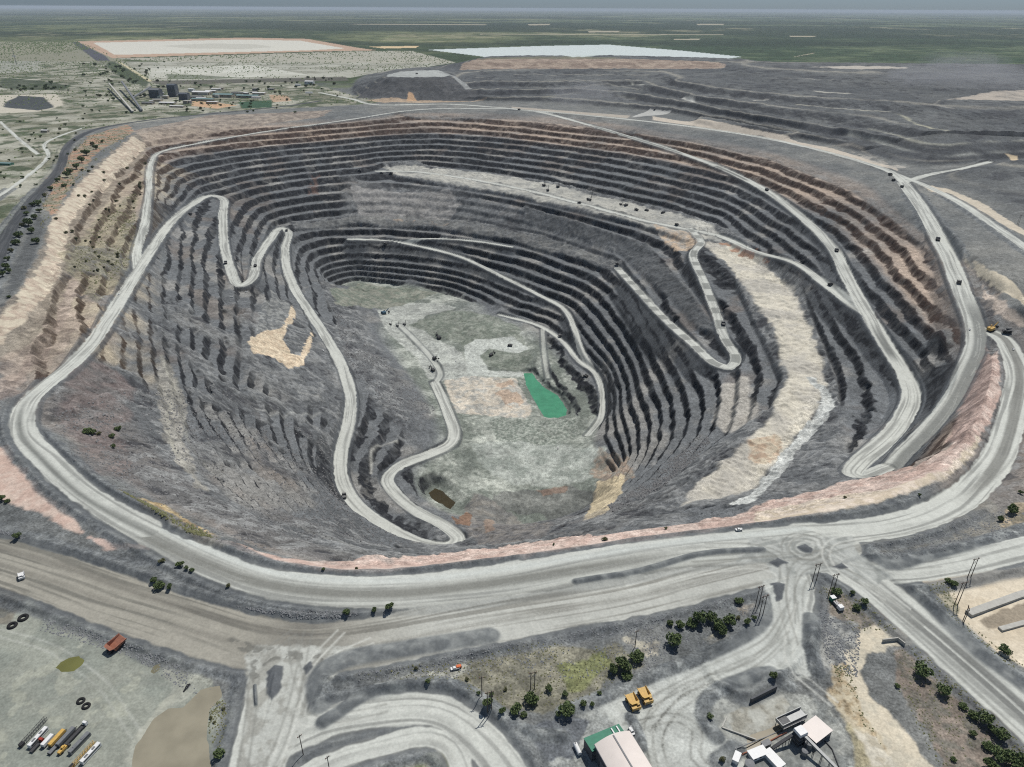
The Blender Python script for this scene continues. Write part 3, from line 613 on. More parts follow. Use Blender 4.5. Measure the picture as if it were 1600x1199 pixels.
paint([(1440,908),(1500,898),(1600,885),(1720,880),(1720,1090),(1600,1045),(1540,1010),(1495,970)], (224,206,180), 4, 1, 3, (212,192,164), 14)
paint([(1440,915),(1480,912),(1495,950),(1497,968),(1470,945)], (170,160,136), 3, .9, 3, (120,120,100), 4)
paint([(1530,970),(1590,945),(1640,945),(1640,962),(1580,978),(1545,985)], (158,142,122), 2, .95, 1.5)
paint([(1100,1110),(1200,1065),(1290,1100),(1330,1160),(1340,1270),(1150,1270),(1110,1170)], (160,160,154), 3, 1, 3, (128,130,128), 8)
paint([(1130,1120),(1190,1095),(1225,1085),(1235,1105),(1215,1140),(1150,1150)], (188,186,176), 2, .9, 1.5, (160,154,140), 10)
paint([(590,1195),(650,1180),(690,1175),(700,1195),(700,1240),(600,1240)], (120,126,86), 2, .9, 3, (150,146,124), 5)
paint([(640,1150),(690,1145),(712,1175),(715,1199),(705,1195),(690,1165),(655,1155)], (150,136,116), 2, .9, 1.5)
paint([(1560,810),(1600,780),(1640,790),(1640,830),(1570,835)], (176,156,128), 3, .9, 4, (130,120,100), 8)
paint([(1350,830),(1500,790),(1550,780),(1560,830),(1500,850),(1380,880),(1345,865)], (116,116,114), 4, .8, 4, (136,130,120), 10)

# dark slate banks beside the roads
bk = sstep(-1.5, 1.5, Dall)*(1-sstep(12, 17, Dall+nB*5))*(1-sstep(.2,.8,0*Dall))*sstep(-14, -6, Zb)*(Y < 1900)
col = mix(col, mix(alb((100, 103, 107))*np.ones_like(col), alb((122, 124, 125)), np.clip(.5+nC, 0, 1)), bk*0.85)

def stroke(px, wd, rgb, amt=.8, zz=None):
    P = outline(px); P3 = catmull(np.concatenate([P, np.zeros((len(P), 1))], 1), 12)
    D_, S_, A_, E_, w = line_field(P3, wd*4); x = X[w]; y = Y[w]
    m = np.exp(-((D_[w]+wd*.5*fbm(x, y, wd*5, 3, 88))/wd)**2)*amt*np.clip(.75+1.1*fbm(x, y, wd*14, 2, 89), 0, 1)
    col[w] = mix(col[w], alb(rgb)*np.ones(m.shape+(3,), np.float32), m)
for px, wd, rgb, am in [
    ([(1245,164),(1300,169),(1350,173),(1388,175)], 7, (176,172,160), .9), ([(1398,177),(1412,182),(1428,192),(1455,201),(1478,204)], 8, (180,176,156), .9), ([(1358,202),(1400,211),(1435,222),(1465,226),(1530,222),(1598,220)], 8, (158,156,146), .9),
    ([(1328,210),(1370,221),(1420,236),(1460,243),(1530,241),(1598,236)], 8, (152,152,148), .9), ([(1276,143),(1300,145),(1324,146)], 12, (190,186,176), .9), ([(1220,149),(1252,151)], 10, (180,176,168), .8), ([(1228,122),(1270,124),(1300,125)], 10, (150,148,142), .8), ([(1460,164),(1490,170)], 7, (160,156,150), .8),
    ([(805,117),(900,116.5),(1012,117)], 9, (158,154,146), .8), ([(805,125),(900,125),(1000,125.5)], 9, (164,160,152), .8), ([(805,137),(880,137.5),(960,134),(998,140)], 8, (150,147,140), .8), ([(850,152),(900,146),(950,148),(990,155)], 14, (140,138,126), .6), ([(745,121),(800,124)], 8, (150,148,142), .7),
    ([(988,131),(1005,133)], 9, (190,188,180), .9), ([(1068,154),(1080,157),(1085,160)], 9, (204,202,196), .9), ([(1180,157),(1198,156)], 10, (196,192,184), .9), ([(1240,99),(1270,102),(1200,101),(1130,101)], 12, (120,120,124), .6),
    ([(252,556),(262,582),(272,605),(262,650),(268,690),(290,730),(322,765)], 3, (168,164,154), .8), ([(275,590),(285,640),(300,700),(340,745)], 2.5, (142,140,134), .7), ([(430,812),(480,828),(560,858),(610,880)], 4, (140,139,137), .7), ([(330,838),(400,842),(470,868),(540,884)], 4, (136,134,132), .7), ([(360,815),(450,838),(560,870)], 4, (134,133,131), .6), ([(340,790),(380,800),(450,805)], 4, (130,130,130), .5),
    ([(500,500),(530,530),(560,580),(590,620)], 2.5, (140,142,144), .7), ([(560,560),(600,610),(640,650)], 2.5, (134,135,136), .6), ([(400,640),(440,650),(500,645)], 3, (160,160,158), .7), ([(330,650),(360,660),(400,690)], 3, (152,152,150), .6), ([(440,600),(470,615),(500,620)], 3, (166,164,160), .6),
    ([(1460,163),(1480,156),(1600,158)], 5, (150,146,140), .5), ([(560,640),(600,690),(640,720)], 2.5, (124,122,122), .5), ([(580,740),(585,700),(620,690)], 3, (186,184,178), .8),
    ([(1265,228),(1320,226),(1380,252)], 6, (160,154,146), .7)]: stroke(px, wd, rgb, am)
def lane(rec, hw, st, nm):
    w, D, S, A = rec
    s = S/hw; c0 = {'pale': (204,204,198), 'brown': (166,161,151), 'dark': (72,74,78)}[st]; c1 = {'pale': (158,158,154), 'brown': (126,123,116), 'dark': (92,93,96)}[st]
    wob = vn(A/90, A*0, 3)*2-1
    tr = vn((S+wob*2.5)/1.7, A/70, 11)*0.6+vn((S+wob*4)/3.8, A/160, 12)*0.4
    x = X[w]; y = Y[w]
    t = sstep(0.25, 0.6, tr+0.15*fbm(x, y, 40, 3, 13))
    c = mix(alb(c1)*np.ones(D.shape+(3,), np.float32), alb(c0), t)
    if nm in ('shelf_ramp',):      # watered squares
        m = sstep(-.05, .15, np.sin(A/36.0*math.pi+1.5*wob))*(1-sstep(.7, .85, np.abs(s-.05)))
        c = mix(c, alb((132,133,130)), m*.8)
    if nm in ('east_ramp',):
        m = sstep(0.0, 0.12, vn(A/190, A*0, 8)-.5)*(1-sstep(0.35, .6, np.abs(s+.15)))
        c = mix(c, alb((116,117,115)), m*.85)
    if nm == 'south_east_haul':
        c = mix(c, alb((118,118,116)), (sstep(-.35, -.2, s)-sstep(.02, .06, s)+sstep(.14, .2, s)-sstep(.45, .6, s))*.9*sstep(60, 140, A))
    if nm == 'rim_ramp':
        c = mix(c, alb((120,121,119)), (1-sstep(500, 620, A))*np.clip(.45+.5*(tr > .42), 0, 1)*.85*(1-sstep(.0, .35, s))+sstep(600, 700, A)*.45*(np.abs(s-.1) < .12))
    if nm == 'ring_front':
        c = mix(c, alb((126,125,120)), np.clip(np.exp(-((s-.12)/.36)**2)*1.15, 0, 1)*.9*sstep(60, 200, A)*(.7+.3*(tr > .45)))
        c = mix(c, alb((112,111,106)), sstep(.55, .95, s+.3*(tr-.5))*.35)
        c = mix(c, alb((206,208,204)), np.exp(-((s+.62)/.2)**2)*.8)
    if nm == 'ring_east':
        c = mix(c, alb((122,121,117)), (1-sstep(.25, .5, np.abs(s+.15)+.15*(tr-.5)))*.8*sstep(180, 300, A)); 
    if nm == 'main_haul':
        m = np.exp(-((s-.25)/.28)**2)*(1-sstep(300, 480, A))
        c = mix(c, alb((118,119,116)), m*.85)
    if nm == 'front_haul':
        pale = sstep(380, 520, A); c = mix(c, mix(alb((150,148,142))*np.ones(c.shape, np.float32), alb((190,189,183)), t), pale)
        c = mix(c, alb((112,108,102)), np.exp(-((s-.55)/.18)**2)*.6*(1-pale)+np.exp(-((s+.15)/.12)**2)*.4*(tr > .45))
        c = mix(c, alb((92,90,88)), np.exp(-((A-395)/35)**2)*.6*sstep(.35, .6, tr))
    m = 1-sstep(-.9, .9, D-hw+2.2*fbm(x, y, 11, 3, 14)+1.6*fbm(A, s, 60, 2, 15))
    col[w] = mix(col[w], c, m*(0.55 if nm in ('floor_road', 'sump_ramp') else 0.97))
    if nm in ('north_track','platform_road','shelf_ramp','inner_spur','inner_ramp','floor_road','floor_ramp','sump_ramp','east_ramp','rim_ramp','main_haul'):
        e = (sstep(-1, 1, D-hw)-sstep(4, 7, D-hw))*.6
        col[w] = mix(col[w], alb((92,95,99))*np.ones_like(c), e*(Dall[w] > -1))
for nm, rec in road_rec: lane(rec, ROADS[nm][1], STYLE[nm], nm)
LATE_PAD = True
paint([(385,1028),(400,1008),(560,1012),(540,1032),(505,1075),(482,1130),(445,1199),(430,1270),(350,1270),(372,1199),(385,1110)], (190,190,183), 3, .95, 2, (160,158,150), 7)
for px in ([(360,1000),(420,1012),(470,1020),(540,1022),(520,1030),(440,1032),(405,1045),(395,1075),(388,1060),(398,1030),(380,1018)], [(500,1030),(540,1024),(520,1045),(505,1075),(480,1110),(478,1090),(500,1055)]):
    paint(px, (112,110,104), 4, .75, 3, None, 6, thr=-.15)
paint([(1190,905),(1262,905),(1262,960),(1255,1010),(1275,1060),(1240,1050),(1200,1045),(1130,1070),(1095,1100),(1100,1140),(1150,1160),(1160,1199),(1160,1270),(1010,1270),(985,1199),(960,1130),(935,1095),(965,1075),(1100,1020),(1175,985),(1197,955)], (198,199,193), 3, 1, 2, (182,183,177), 10)
# the big crossing: churned pale gravel with two islands
paint([(1170,842),(1260,838),(1330,838),(1345,870),(1400,900),(1370,915),(1300,895),(1215,905),(1195,880),(1150,880)], (182,183,178), 3, .95, 3, (152,154,150), 9)
TRACKS = [[(1080,868),(1160,862),(1215,850),(1260,845),(1300,862),(1340,895),(1400,940)],[(1100,878),(1180,872),(1230,870),(1280,876),(1330,900),(1400,950)],[(1240,960),(1235,910),(1245,885),(1280,868),(1340,850),(1420,835)],
 [(1228,960),(1222,915),(1215,895),(1180,885),(1100,893),(1000,915)],[(1250,960),(1250,915),(1265,895),(1310,890),(1360,915),(1420,965)],[(1450,885),(1380,890),(1330,880),(1290,868),(1240,872),(1180,880),(1100,885)],[(1276,858),(1270,868),(1255,870),(1240,862),(1240,852),(1256,846),(1272,850),(1276,858)],[(1282,858),(1274,873),(1254,875),(1234,864),(1235,850),(1256,841),(1278,847),(1282,858)],
 [(1290,860),(1280,878),(1252,881),(1226,866),(1229,848),(1256,836),(1284,843),(1290,860)],[(1340,840),(1300,850),(1290,870),(1310,900),(1360,930)],[(1120,856),(1180,858),(1215,868),(1225,890),(1222,930),(1236,990)],
 [(480,1000),(470,1040),(458,1090),(440,1150),(420,1199)],[(520,1002),(490,1035),(468,1090),(448,1150),(430,1199)],[(440,1000),(415,1020),(400,1050),(396,1100),(385,1160),(378,1199)],[(460,1010),(462,1040),(480,1100),(520,1125),(580,1112)],[(560,1010),(520,1030),(490,1075),(470,1120),(500,1128),(560,1118)],
 [(1236,950),(1215,1000),(1170,1040),(1120,1065),(1060,1100),(1030,1150),(1040,1199)],[(1230,960),(1200,1005),(1140,1035),(1080,1060),(1010,1105),(1000,1150),(1010,1199)],[(1246,960),(1235,1010),(1240,1040),(1285,1080)],[(1000,1130),(1060,1120),(1090,1140),(1090,1180),(1110,1199)],[(1225,1000),(1180,1035),(1110,1060),(1060,1080),(1020,1120)],
 [(10,990),(80,1010),(150,1060),(200,1130)],[(30,1100),(90,1080),(180,1060),(250,1060)],[(0,1060),(60,1050),(120,1075),(150,1110)]]
for i_, px in enumerate(TRACKS):
    P3 = catmull(pts3([(a, b, -2.5) for a, b in px]), 6)
    D_, S_, A_, E_, w = line_field(P3, 14)
    wob_ = (vn(A_[w]/40, A_[w]*0, 5+i_)*2-1)*1.5
    for off in (-3.2, 3.2):
        m = np.exp(-((S_[w]+off+wob_)/1.1)**2)*(D_[w] < 12)*(.35+.5*vn(A_[w]/25, A_[w]*0+off, 9+i_))
        col[w] = mix(col[w], alb((136,135,130) if i_ % 3 else (212,211,205))*np.ones(m.shape+(3,), np.float32), m*(.8 if px[0][1] < 985 or px[0][0] > 400 else .35))
for px in ([(1243,855),(1258,850),(1270,858),(1266,865),(1250,862)], [(1200,880),(1215,871),(1232,880),(1215,887)], [(1300,886),(1315,880),(1325,888),(1312,890)], [(1203,912),(1215,910),(1228,913),(1222,935),(1213,940)], [(1255,975),(1280,968),(1283,1000),(1270,1040),(1282,1050),(1262,1045),(1258,1010)], [(418,1050),(430,1040),(442,1042),(440,1075),(425,1095),(415,1085)], [(474,1045),(485,1035),(492,1042),(478,1055)]):
    P = outline(px); sd, w = poly_sd(P, 6); Z[w] += (1-sstep(-5, 1, sd))*2.2
    paint(px, (98,101,106), 2, 1, 1.2)
col = mix(col, mix(alb((104, 107, 110))*np.ones_like(col), alb((136, 138, 138)), np.clip(.4+nC*1.4+nB*.5, 0, 1)), BKM*.95)
mod = 1+0.16*nA+0.16*nB+0.16*nC+0.14*nD
rough = sstep(0, 8, Dall)
soft = np.clip(rough-0.75*sstep(.28, .36, col.mean(-1))*(Zb > -12), 0, 1)
for px, k_ in (([(-60,960),(60,955),(200,1005),(330,1075),(360,1110),(340,1199),(300,1270),(-100,1270)], .25), ([(1092,376),(1235,445),(1290,590),(1150,775),(1066,790),(1207,650),(1217,540),(1152,430)], .4), ([(600,262),(850,286),(1050,332),(1130,378),(1040,362),(800,303),(620,274)], .4), ([(1440,908),(1720,880),(1720,1090),(1495,970)], .3), ([(1100,1110),(1200,1065),(1330,1160),(1150,1270)], .5)):
    P = outline(px); sd, w = poly_sd(P, 12); soft[w] *= 1-(1-k_)*(1-sstep(-8, 8, sd))
mod = 1+(mod-1)*(0.25+0.75*soft)
col = col*np.array([.985, 1.008, .985], np.float32)
col = np.clip(col*mod[..., None], 0.012, 0.85)
col2 = np.clip(plain_colour(X2, Y2), 0.012, .8)
def far_paint(px, rgb, amt=1.0):
    a = np.array(px, float); x, y = hit(a[:, 0], a[:, 1], Z)
    m = poly_mask(X2, Y2, np.stack([x, y], 1)).astype(np.float32)*amt
    global col2; col2 = mix(col2, alb(rgb), m)
far_paint([(-80,66),(120,65),(185,88),(240,128),(480,128),(560,150),(-80,200)], (150,148,130), .8)
far_paint([(668,78),(850,72),(950,70),(1060,79),(1160,89),(900,91),(750,88)], (202,211,209))
far_paint([(120,65),(380,59),(480,61),(560,75),(590,79),(480,81),(175,91)], (186,160,138))
far_paint([(145,67),(380,62),(470,64),(540,76),(480,79),(180,86)], (208,206,194))
far_paint([(178,92),(400,85),(560,80),(645,80),(712,98),(600,112)], (170,168,154))
far_paint([(250,72),(330,68),(400,69.5),(430,74),(380,77),(300,76)], (184,182,170), .7)
far_paint([(112,66),(122,66),(165,88),(172,95),(150,95)], (84,85,92))
far_paint([(575,73),(655,72),(650,75),(600,76)], (214,190,150))
for px in ([(825,38),(860,37.5),(858,39.5),(826,40)], [(918,49),(968,48.5),(966,50.5),(920,51)], [(1088,37.5),(1132,37.5),(1130,39.3),(1090,39.5)], [(1232,56),(1276,56.5),(1270,58),(1236,58)], [(1052,61),(1094,61),(1092,62.8),(1054,62.8)], [(1270,83),(1273,83.5),(1243,89),(1241,89)], [(750,53),(1130,54),(1130,54.8),(750,54)], [(540,37.5),(760,38.5),(760,39.5),(560,38.5)]):
    far_paint(px, (176,168,146), .9)

def ground_material():
    m = bpy.data.materials.new("mine_ground"); m.use_nodes = True; nt = m.node_tree; N = nt.nodes; L = nt.links; b = N['Principled BSDF']
    b.inputs['Roughness'].default_value = .95; b.inputs['Specular IOR Level'].default_value = .15
    a = N.new('ShaderNodeAttribute'); a.attribute_name = 'tint'
    tc = N.new('ShaderNodeTexCoord'); out = a.outputs['Color']
    # speckle paints stones, clods and broken rock with their small shadows, at several sizes; compacted roads (alpha 0) stay smoother
    for scl, det, lo, hi, wgt in ((0.55, 4, .62, 1.38, 1.0), (0.13, 5, .74, 1.26, 1.0), (0.03, 4, .86, 1.14, .6)):
        n = N.new('ShaderNodeTexNoise'); n.inputs['Scale'].default_value = scl; n.inputs['Detail'].default_value = det; n.inputs['Roughness'].default_value = .62
        L.new(tc.outputs['Object'], n.inputs['Vector'])
        r = N.new('ShaderNodeMapRange'); r.inputs[1].default_value = .32; r.inputs[2].default_value = .68; r.inputs[3].default_value = lo-1; r.inputs[4].default_value = hi-1
        L.new(n.outputs['Fac'], r.inputs[0])
        g2 = N.new('ShaderNodeMath'); g2.operation = 'MULTIPLY_ADD'; g2.inputs[1].default_value = .75; g2.inputs[2].default_value = .25; L.new(a.outputs['Alpha'], g2.inputs[0])
        g3 = N.new('ShaderNodeMath'); g3.operation = 'MULTIPLY_ADD'; g3.inputs[2].default_value = 1.0; L.new(r.outputs[0], g3.inputs[0]); L.new(g2.outputs[0], g3.inputs[1])
        mx = N.new('ShaderNodeVectorMath'); mx.operation = 'SCALE'; L.new(out, mx.inputs[0]); L.new(g3.outputs[0], mx.inputs['Scale']); out = mx.outputs[0]
    L.new(out, b.inputs['Base Color'])
    n = N.new('ShaderNodeTexNoise'); n.inputs['Scale'].default_value = .25; n.inputs['Detail'].default_value = 8; L.new(tc.outputs['Object'], n.inputs['Vector'])
    bp = N.new('ShaderNodeBump'); bp.inputs['Strength'].default_value = .4; bp.inputs['Distance'].default_value = 1.0
    L.new(n.outputs['Fac'], bp.inputs['Height']); L.new(bp.outputs[0], b.inputs['Normal'])
    return m
def build_ground():
    me = bpy.data.meshes.new("ground"); nr = NR+NR2; nv = nr*NC
    Z2 = np.repeat((Z[-1:]*0), NR2, 0)
    co = np.concatenate([np.stack([X, Y, Z], -1), np.stack([X2, Y2, Z2], -1)], 0).reshape(-1).astype(np.float32)
    me.vertices.add(nv); me.vertices.foreach_set('co', co)
    i = np.arange(nv, dtype=np.int32).reshape(nr, NC)
    q = np.stack([i[:-1, :-1], i[:-1, 1:], i[1:, 1:], i[1:, :-1]], -1).reshape(-1)
    nf = len(q)//4; me.loops.add(len(q)); me.loops.foreach_set('vertex_index', q)
    me.polygons.add(nf); me.polygons.foreach_set('loop_start', np.arange(nf, dtype=np.int32)*4)
    me.polygons.foreach_set('use_smooth', np.ones(nf, bool)); me.update(calc_edges=True)
    at = me.attributes.new('tint', 'FLOAT_COLOR', 'POINT')
    cc = np.concatenate([col, col2], 0); rr = np.concatenate([soft, np.full((NR2, NC), .6, np.float32)], 0); cc = np.concatenate([cc, rr[..., None]], -1).astype(np.float32)
    at.data.foreach_set('color', cc.reshape(-1))
    o = bpy.data.objects.new("ground", me); sc.collection.objects.link(o); o['kind'] = 'structure'
    me.materials.append(ground_material())
build_ground()
def gz(x, y): return float(sample(Z, np.float64(x), np.float64(y))) if y < YF-5 else 0.0
def build_haze():
    me = bpy.data.meshes.new("haze"); s = 149000.0
    x0, x1, y0, y1, z0, z1 = -178000.0, 178000.0, -2000.0, 149900.0, -520.0, CAM_H+12.0
    v = [(x0,y0,z0),(x1,y0,z0),(x1,y1,z0),(x0,y1,z0),(x0,y0,z1),(x1,y0,z1),(x1,y1,z1),(x0,y1,z1)]
    me.from_pydata(v, [], [(0,3,2,1),(4,5,6,7),(0,1,5,4),(1,2,6,5),(2,3,7,6),(3,0,4,7)])
    o = bpy.data.objects.new("haze", me); sc.collection.objects.link(o); o['kind'] = 'stuff'
    m = bpy.data.materials.new("haze_air"); m.use_nodes = True; nt = m.node_tree; nt.nodes.clear()
    out = nt.nodes.new('ShaderNodeOutputMaterial'); pv = nt.nodes.new('ShaderNodeVolumePrincipled')
    pv.inputs['Color'].default_value = (0.80, 0.90, 1.0, 1); pv.inputs['Density'].default_value = 1.25e-5
    nt.links.new(pv.outputs[0], out.inputs['Volume']); me.materials.append(m)
build_haze()

def dust(label, px, py, dist, rx, ry, rz, dens):
    d = ray(px*1.0, py*1.0); k = dist/math.hypot(d[0], d[1]); c = Vector((d[0]*k, d[1]*k, CAM_H+d[2]*k))
    bm = bmesh.new(); bmesh.ops.create_icosphere(bm, subdivisions=4, radius=1.0)
    for v in bm.verts:
        n = 1+0.25*math.sin(v.co.x*5+px)*math.cos(v.co.z*4+1)+.15*math.sin(v.co.y*9+v.co.z*7)
        v.co = Vector((v.co.x*rx*n, v.co.y*ry*n, v.co.z*rz*n))+c
        v.co.z = max(min(v.co.z, CAM_H-20), -30)
    me = bpy.data.meshes.new("dust_cloud"); bm.to_mesh(me); bm.free(); o = bpy.data.objects.new("dust_cloud", me); sc.collection.objects.link(o); o['kind'] = 'stuff'; o['label'] = label; o['category'] = 'dust'
    m = bpy.data.materials.new("dust"); m.use_nodes = True; nt = m.node_tree; nt.nodes.clear(); out = nt.nodes.new('ShaderNodeOutputMaterial'); pv = nt.nodes.new('ShaderNodeVolumePrincipled')
    pv.inputs['Color'].default_value = (.8, .8, .82, 1); pv.inputs['Density'].default_value = dens; nt.links.new(pv.outputs[0], out.inputs['Volume']); me.materials.append(m)
dust('thin dust drifting over the far right waste dump', 1500, 122, 4300, 330, 260, 110, .0011)
dust('thin dust plume rising where trucks tip behind the far rim', 915, 150, 3900, 200, 200, 70, .0011)
# ================================================================== objects
def mat(name, rgb, rough=.7, metal=0.0, var=.12, scale=.8, spec=.3):
    m = bpy.data.materials.get(name)
    if m: return m
    m = bpy.data.materials.new(name); m.use_nodes = True; nt = m.node_tree; N = nt.nodes; L = nt.links; b = N['Principled BSDF']
    c = alb(rgb); b.inputs['Roughness'].default_value = rough; b.inputs['Metallic'].default_value = metal; b.inputs['Specular IOR Level'].default_value = spec
    tc = N.new('ShaderNodeTexCoord'); n = N.new('ShaderNodeTexNoise'); n.inputs['Scale'].default_value = scale; n.inputs['Detail'].default_value = 5
    L.new(tc.outputs['Object'], n.inputs['Vector'])
    r = N.new('ShaderNodeValToRGB'); r.color_ramp.elements[0].position = .3; r.color_ramp.elements[1].position = .7
    r.color_ramp.elements[0].color = (*[float(v)*(1-var) for v in c], 1); r.color_ramp.elements[1].color = (*[min(1, float(v)*(1+var)) for v in c], 1)
    L.new(n.outputs['Fac'], r.inputs[0]); L.new(r.outputs[0], b.inputs['Base Color']); return m
M = dict(black=mat('dark_steel', (48,48,50), .6), tyre=mat('tyre_rubber', (36,36,37), .9), grey=mat('grey_paint', (120,122,124), .6), bed=mat('dusty_bed_steel', (112,112,112), .85, 0, .25),
  dark=mat('dusty_dark_paint', (70,70,72), .7, 0, .25), yellow=mat('yellow_paint', (206,168,92), .55, 0, .15), rust=mat('rusty_steel', (160,108,88), .85, 0, .22, .5), white=mat('white_paint', (228,228,226), .5, 0, .05),
  roofw=mat('pale_roof_sheet', (232,222,214), .55, 0, .04, .15), green=mat('green_roof_sheet', (66,128,104), .6, 0, .12, .3), wall=mat('shed_wall_sheet', (84,86,90), .7), concrete=mat('concrete', (186,184,176), .9, 0, .12, .3),
  blue=mat('blue_paint', (60,96,118), .6), glass=mat('cab_glass', (40,48,54), .15, 0, .1, 1, .6), wood=mat('weathered_pole', (92,84,76), .9), orange=mat('orange_paint', (214,110,60), .6), rail=mat('steel_rail', (150,150,150), .5),
  steelg=mat('galvanised_steel', (140,142,142), .5, .3), teal=mat('teal_roof_sheet', (120,146,146), .6), tan=mat('tan_wall', (170,160,142), .85), red=mat('red_paint', (160,62,50), .6), trunk=mat('tree_bark', (92,80,66), .95), insul=mat('dark_roof', (92,98,106), .6))
def leafmat(name, c0, c1):
    m = bpy.data.materials.new(name); m.use_nodes = True; nt = m.node_tree; N = nt.nodes; L = nt.links; b = N['Principled BSDF']
    b.inputs['Roughness'].default_value = .8; b.inputs['Specular IOR Level'].default_value = .15
    tc = N.new('ShaderNodeTexCoord'); n = N.new('ShaderNodeTexNoise'); n.inputs['Scale'].default_value = 1.3; n.inputs['Detail'].default_value = 3
    oi = N.new('ShaderNodeObjectInfo'); ad = N.new('ShaderNodeVectorMath'); L.new(tc.outputs['Object'], ad.inputs[0]); L.new(oi.outputs['Random'], ad.inputs[1]); L.new(ad.outputs[0], n.inputs['Vector'])
    r = N.new('ShaderNodeValToRGB'); r.color_ramp.elements[0].position = .3; r.color_ramp.elements[1].position = .68
    r.color_ramp.elements[0].color = (*map(float, alb(c0)), 1); r.color_ramp.elements[1].color = (*map(float, alb(c1)), 1)
    L.new(n.outputs['Fac'], r.inputs[0]); L.new(r.outputs[0], b.inputs['Base Color']); return m
LEAF = leafmat('dark_green_leaves', (62,80,50), (122,136,90)); LEAF2 = leafmat('dry_green_leaves', (84,90,62), (134,132,98))

class MB:
    def __init__(s): s.v = []; s.f = []
    def poly(s, vs, fs):
        n = len(s.v); s.v += [tuple(map(float, q)) for q in vs]; s.f += [tuple(n+i for i in f) for f in fs]; return s
    def box(s, x0, x1, y0, y1, z0, z1, top=None):
        """top=(dx0,dx1,dy0,dy1) insets the top face"""
        t = top or (0, 0, 0, 0)
        return s.poly([(x0,y0,z0),(x1,y0,z0),(x1,y1,z0),(x0,y1,z0),(x0+t[0],y0+t[2],z1),(x1-t[1],y0+t[2],z1),(x1-t[1],y1-t[3],z1),(x0+t[0],y1-t[3],z1)],
                      [(0,3,2,1),(4,5,6,7),(0,1,5,4),(1,2,6,5),(2,3,7,6),(3,0,4,7)])
    def cyl(s, a, b, r, n=12, r2=None, caps=True):
        a = Vector(a); b = Vector(b); r2 = r if r2 is None else r2; d = (b-a).normalized(); u = d.orthogonal().normalized(); w = d.cross(u)
        vs = [a+(u*math.cos(2*math.pi*i/n)+w*math.sin(2*math.pi*i/n))*r for i in range(n)]+[b+(u*math.cos(2*math.pi*i/n)+w*math.sin(2*math.pi*i/n))*r2 for i in range(n)]
        fs = [(i, (i+1) % n, n+(i+1) % n, n+i) for i in range(n)]
        if caps: fs += [tuple(range(n))[::-1], tuple(range(n, 2*n))]
        return s.poly(vs, fs)
    def beam(s, a, b, w=.3): return s.cyl(a, b, w*.7, 4)
    def ring(s, c, ax, R, r, n=16, m=8):
        c = Vector(c); d = Vector(ax).normalized(); u = d.orthogonal().normalized(); w = d.cross(u); vs = []; fs = []
        for i in range(n):
            e = u*math.cos(2*math.pi*i/n)+w*math.sin(2*math.pi*i/n)
            for j in range(m): vs.append(c+e*(R+r*math.cos(2*math.pi*j/m))+d*r*1.25*math.sin(2*math.pi*j/m))
        for i in range(n):
            for j in range(m): fs.append((i*m+j, ((i+1) % n)*m+j, ((i+1) % n)*m+(j+1) % m, i*m+(j+1) % m))
        return s.poly(vs, fs)
    def build(s, name, m, parent=None, smooth=False):
        me = bpy.data.meshes.new(name); me.from_pydata(s.v, [], s.f); me.update(); me.materials.append(m)
        if smooth: me.polygons.foreach_set('use_smooth', [True]*len(me.polygons))
        o = bpy.data.objects.new(name, me); sc.collection.objects.link(o); o.parent = parent; return o
def tag(o, label=None, cat=None, group=None, kind=None):
    if label: o['label'] = label
    if cat: o['category'] = cat
    if group: o['group'] = group
    if kind: o['kind'] = kind
    return o
def empty(name, loc=(0,0,0), label=None, cat=None, group=None):
    o = bpy.data.objects.new(name, None); sc.collection.objects.link(o); o.location = loc; o.empty_display_size = .5
    return tag(o, label, cat, group)
KIDS = {}
def copy_tree(o, parent=None):
    c = o.copy(); sc.collection.objects.link(c); c.parent = parent
    for ch in KIDS.get(o.name) or [q for q in bpy.data.objects if q.parent == o]:
        KIDS.setdefault(o.name, []); copy_tree(ch, c)
    return c
def children_index():
    KIDS.clear()
    for q in bpy.data.objects:
        if q.parent: KIDS.setdefault(q.parent.name, []).append(q)
class Proto:
    """first use places the thing itself, later uses place copies of it and of each of its parts"""
    def __init__(s, root):
        s.root = root; s.used = False; s.tree = s.walk(root)
    def walk(s, o): return (o, [s.walk(q) for q in bpy.data.objects if q.parent == o])
    def dup(s, t, parent=None):
        c = t[0].copy(); sc.collection.objects.link(c); c.parent = parent
        for q in t[1]: s.dup(q, c)
        return c
    def get(s):
        if not s.used: s.used = True; return s.root
        return s.dup(s.tree)
def gp(px, py):
    x, y = hit([px], [py], Z); return float(x[0]), float(y[0]), gz(float(x[0]), float(y[0]))
def aim(px, py, qx, qy):
    """ground point under a traced spot and the heading towards a second traced spot"""
    x, y, z = gp(px, py); a, b = at_z(np.array([qx*1.0]), np.array([qy*1.0]), z); return (x, y, z), math.atan2(float(b[0])-y, float(a[0])-x)
def place(o, pos, yaw, L=5.0, sc_=1.0, label=None, group=None, cat=None, dz=0.0):
    x, y, z = pos; c, s = math.cos(yaw), math.sin(yaw); h = L*.4
    zf = gz(x+c*h, y+s*h); zb = gz(x-c*h, y-s*h); zl = gz(x-s*h*.5, y+c*h*.5); zr = gz(x+s*h*.5, y-c*h*.5)
    pitch = -math.atan2(zf-zb, 2*h); roll = math.atan2(zl-zr, h)
    pitch = max(-.2, min(.2, pitch)); roll = max(-.12, min(.12, roll))
    o.location = (x, y, (zf+zb+zl+zr)/4+dz); o.rotation_euler = (Matrix.Rotation(yaw, 3, 'Z') @ Matrix.Rotation(pitch, 3, 'Y') @ Matrix.Rotation(roll, 3, 'X')).to_euler()
    o.scale = (sc_,)*3
    if label: o['label'] = label
    if group: o['group'] = group
    elif 'group' in o: del o['group']
    if cat: o['category'] = cat
    return o

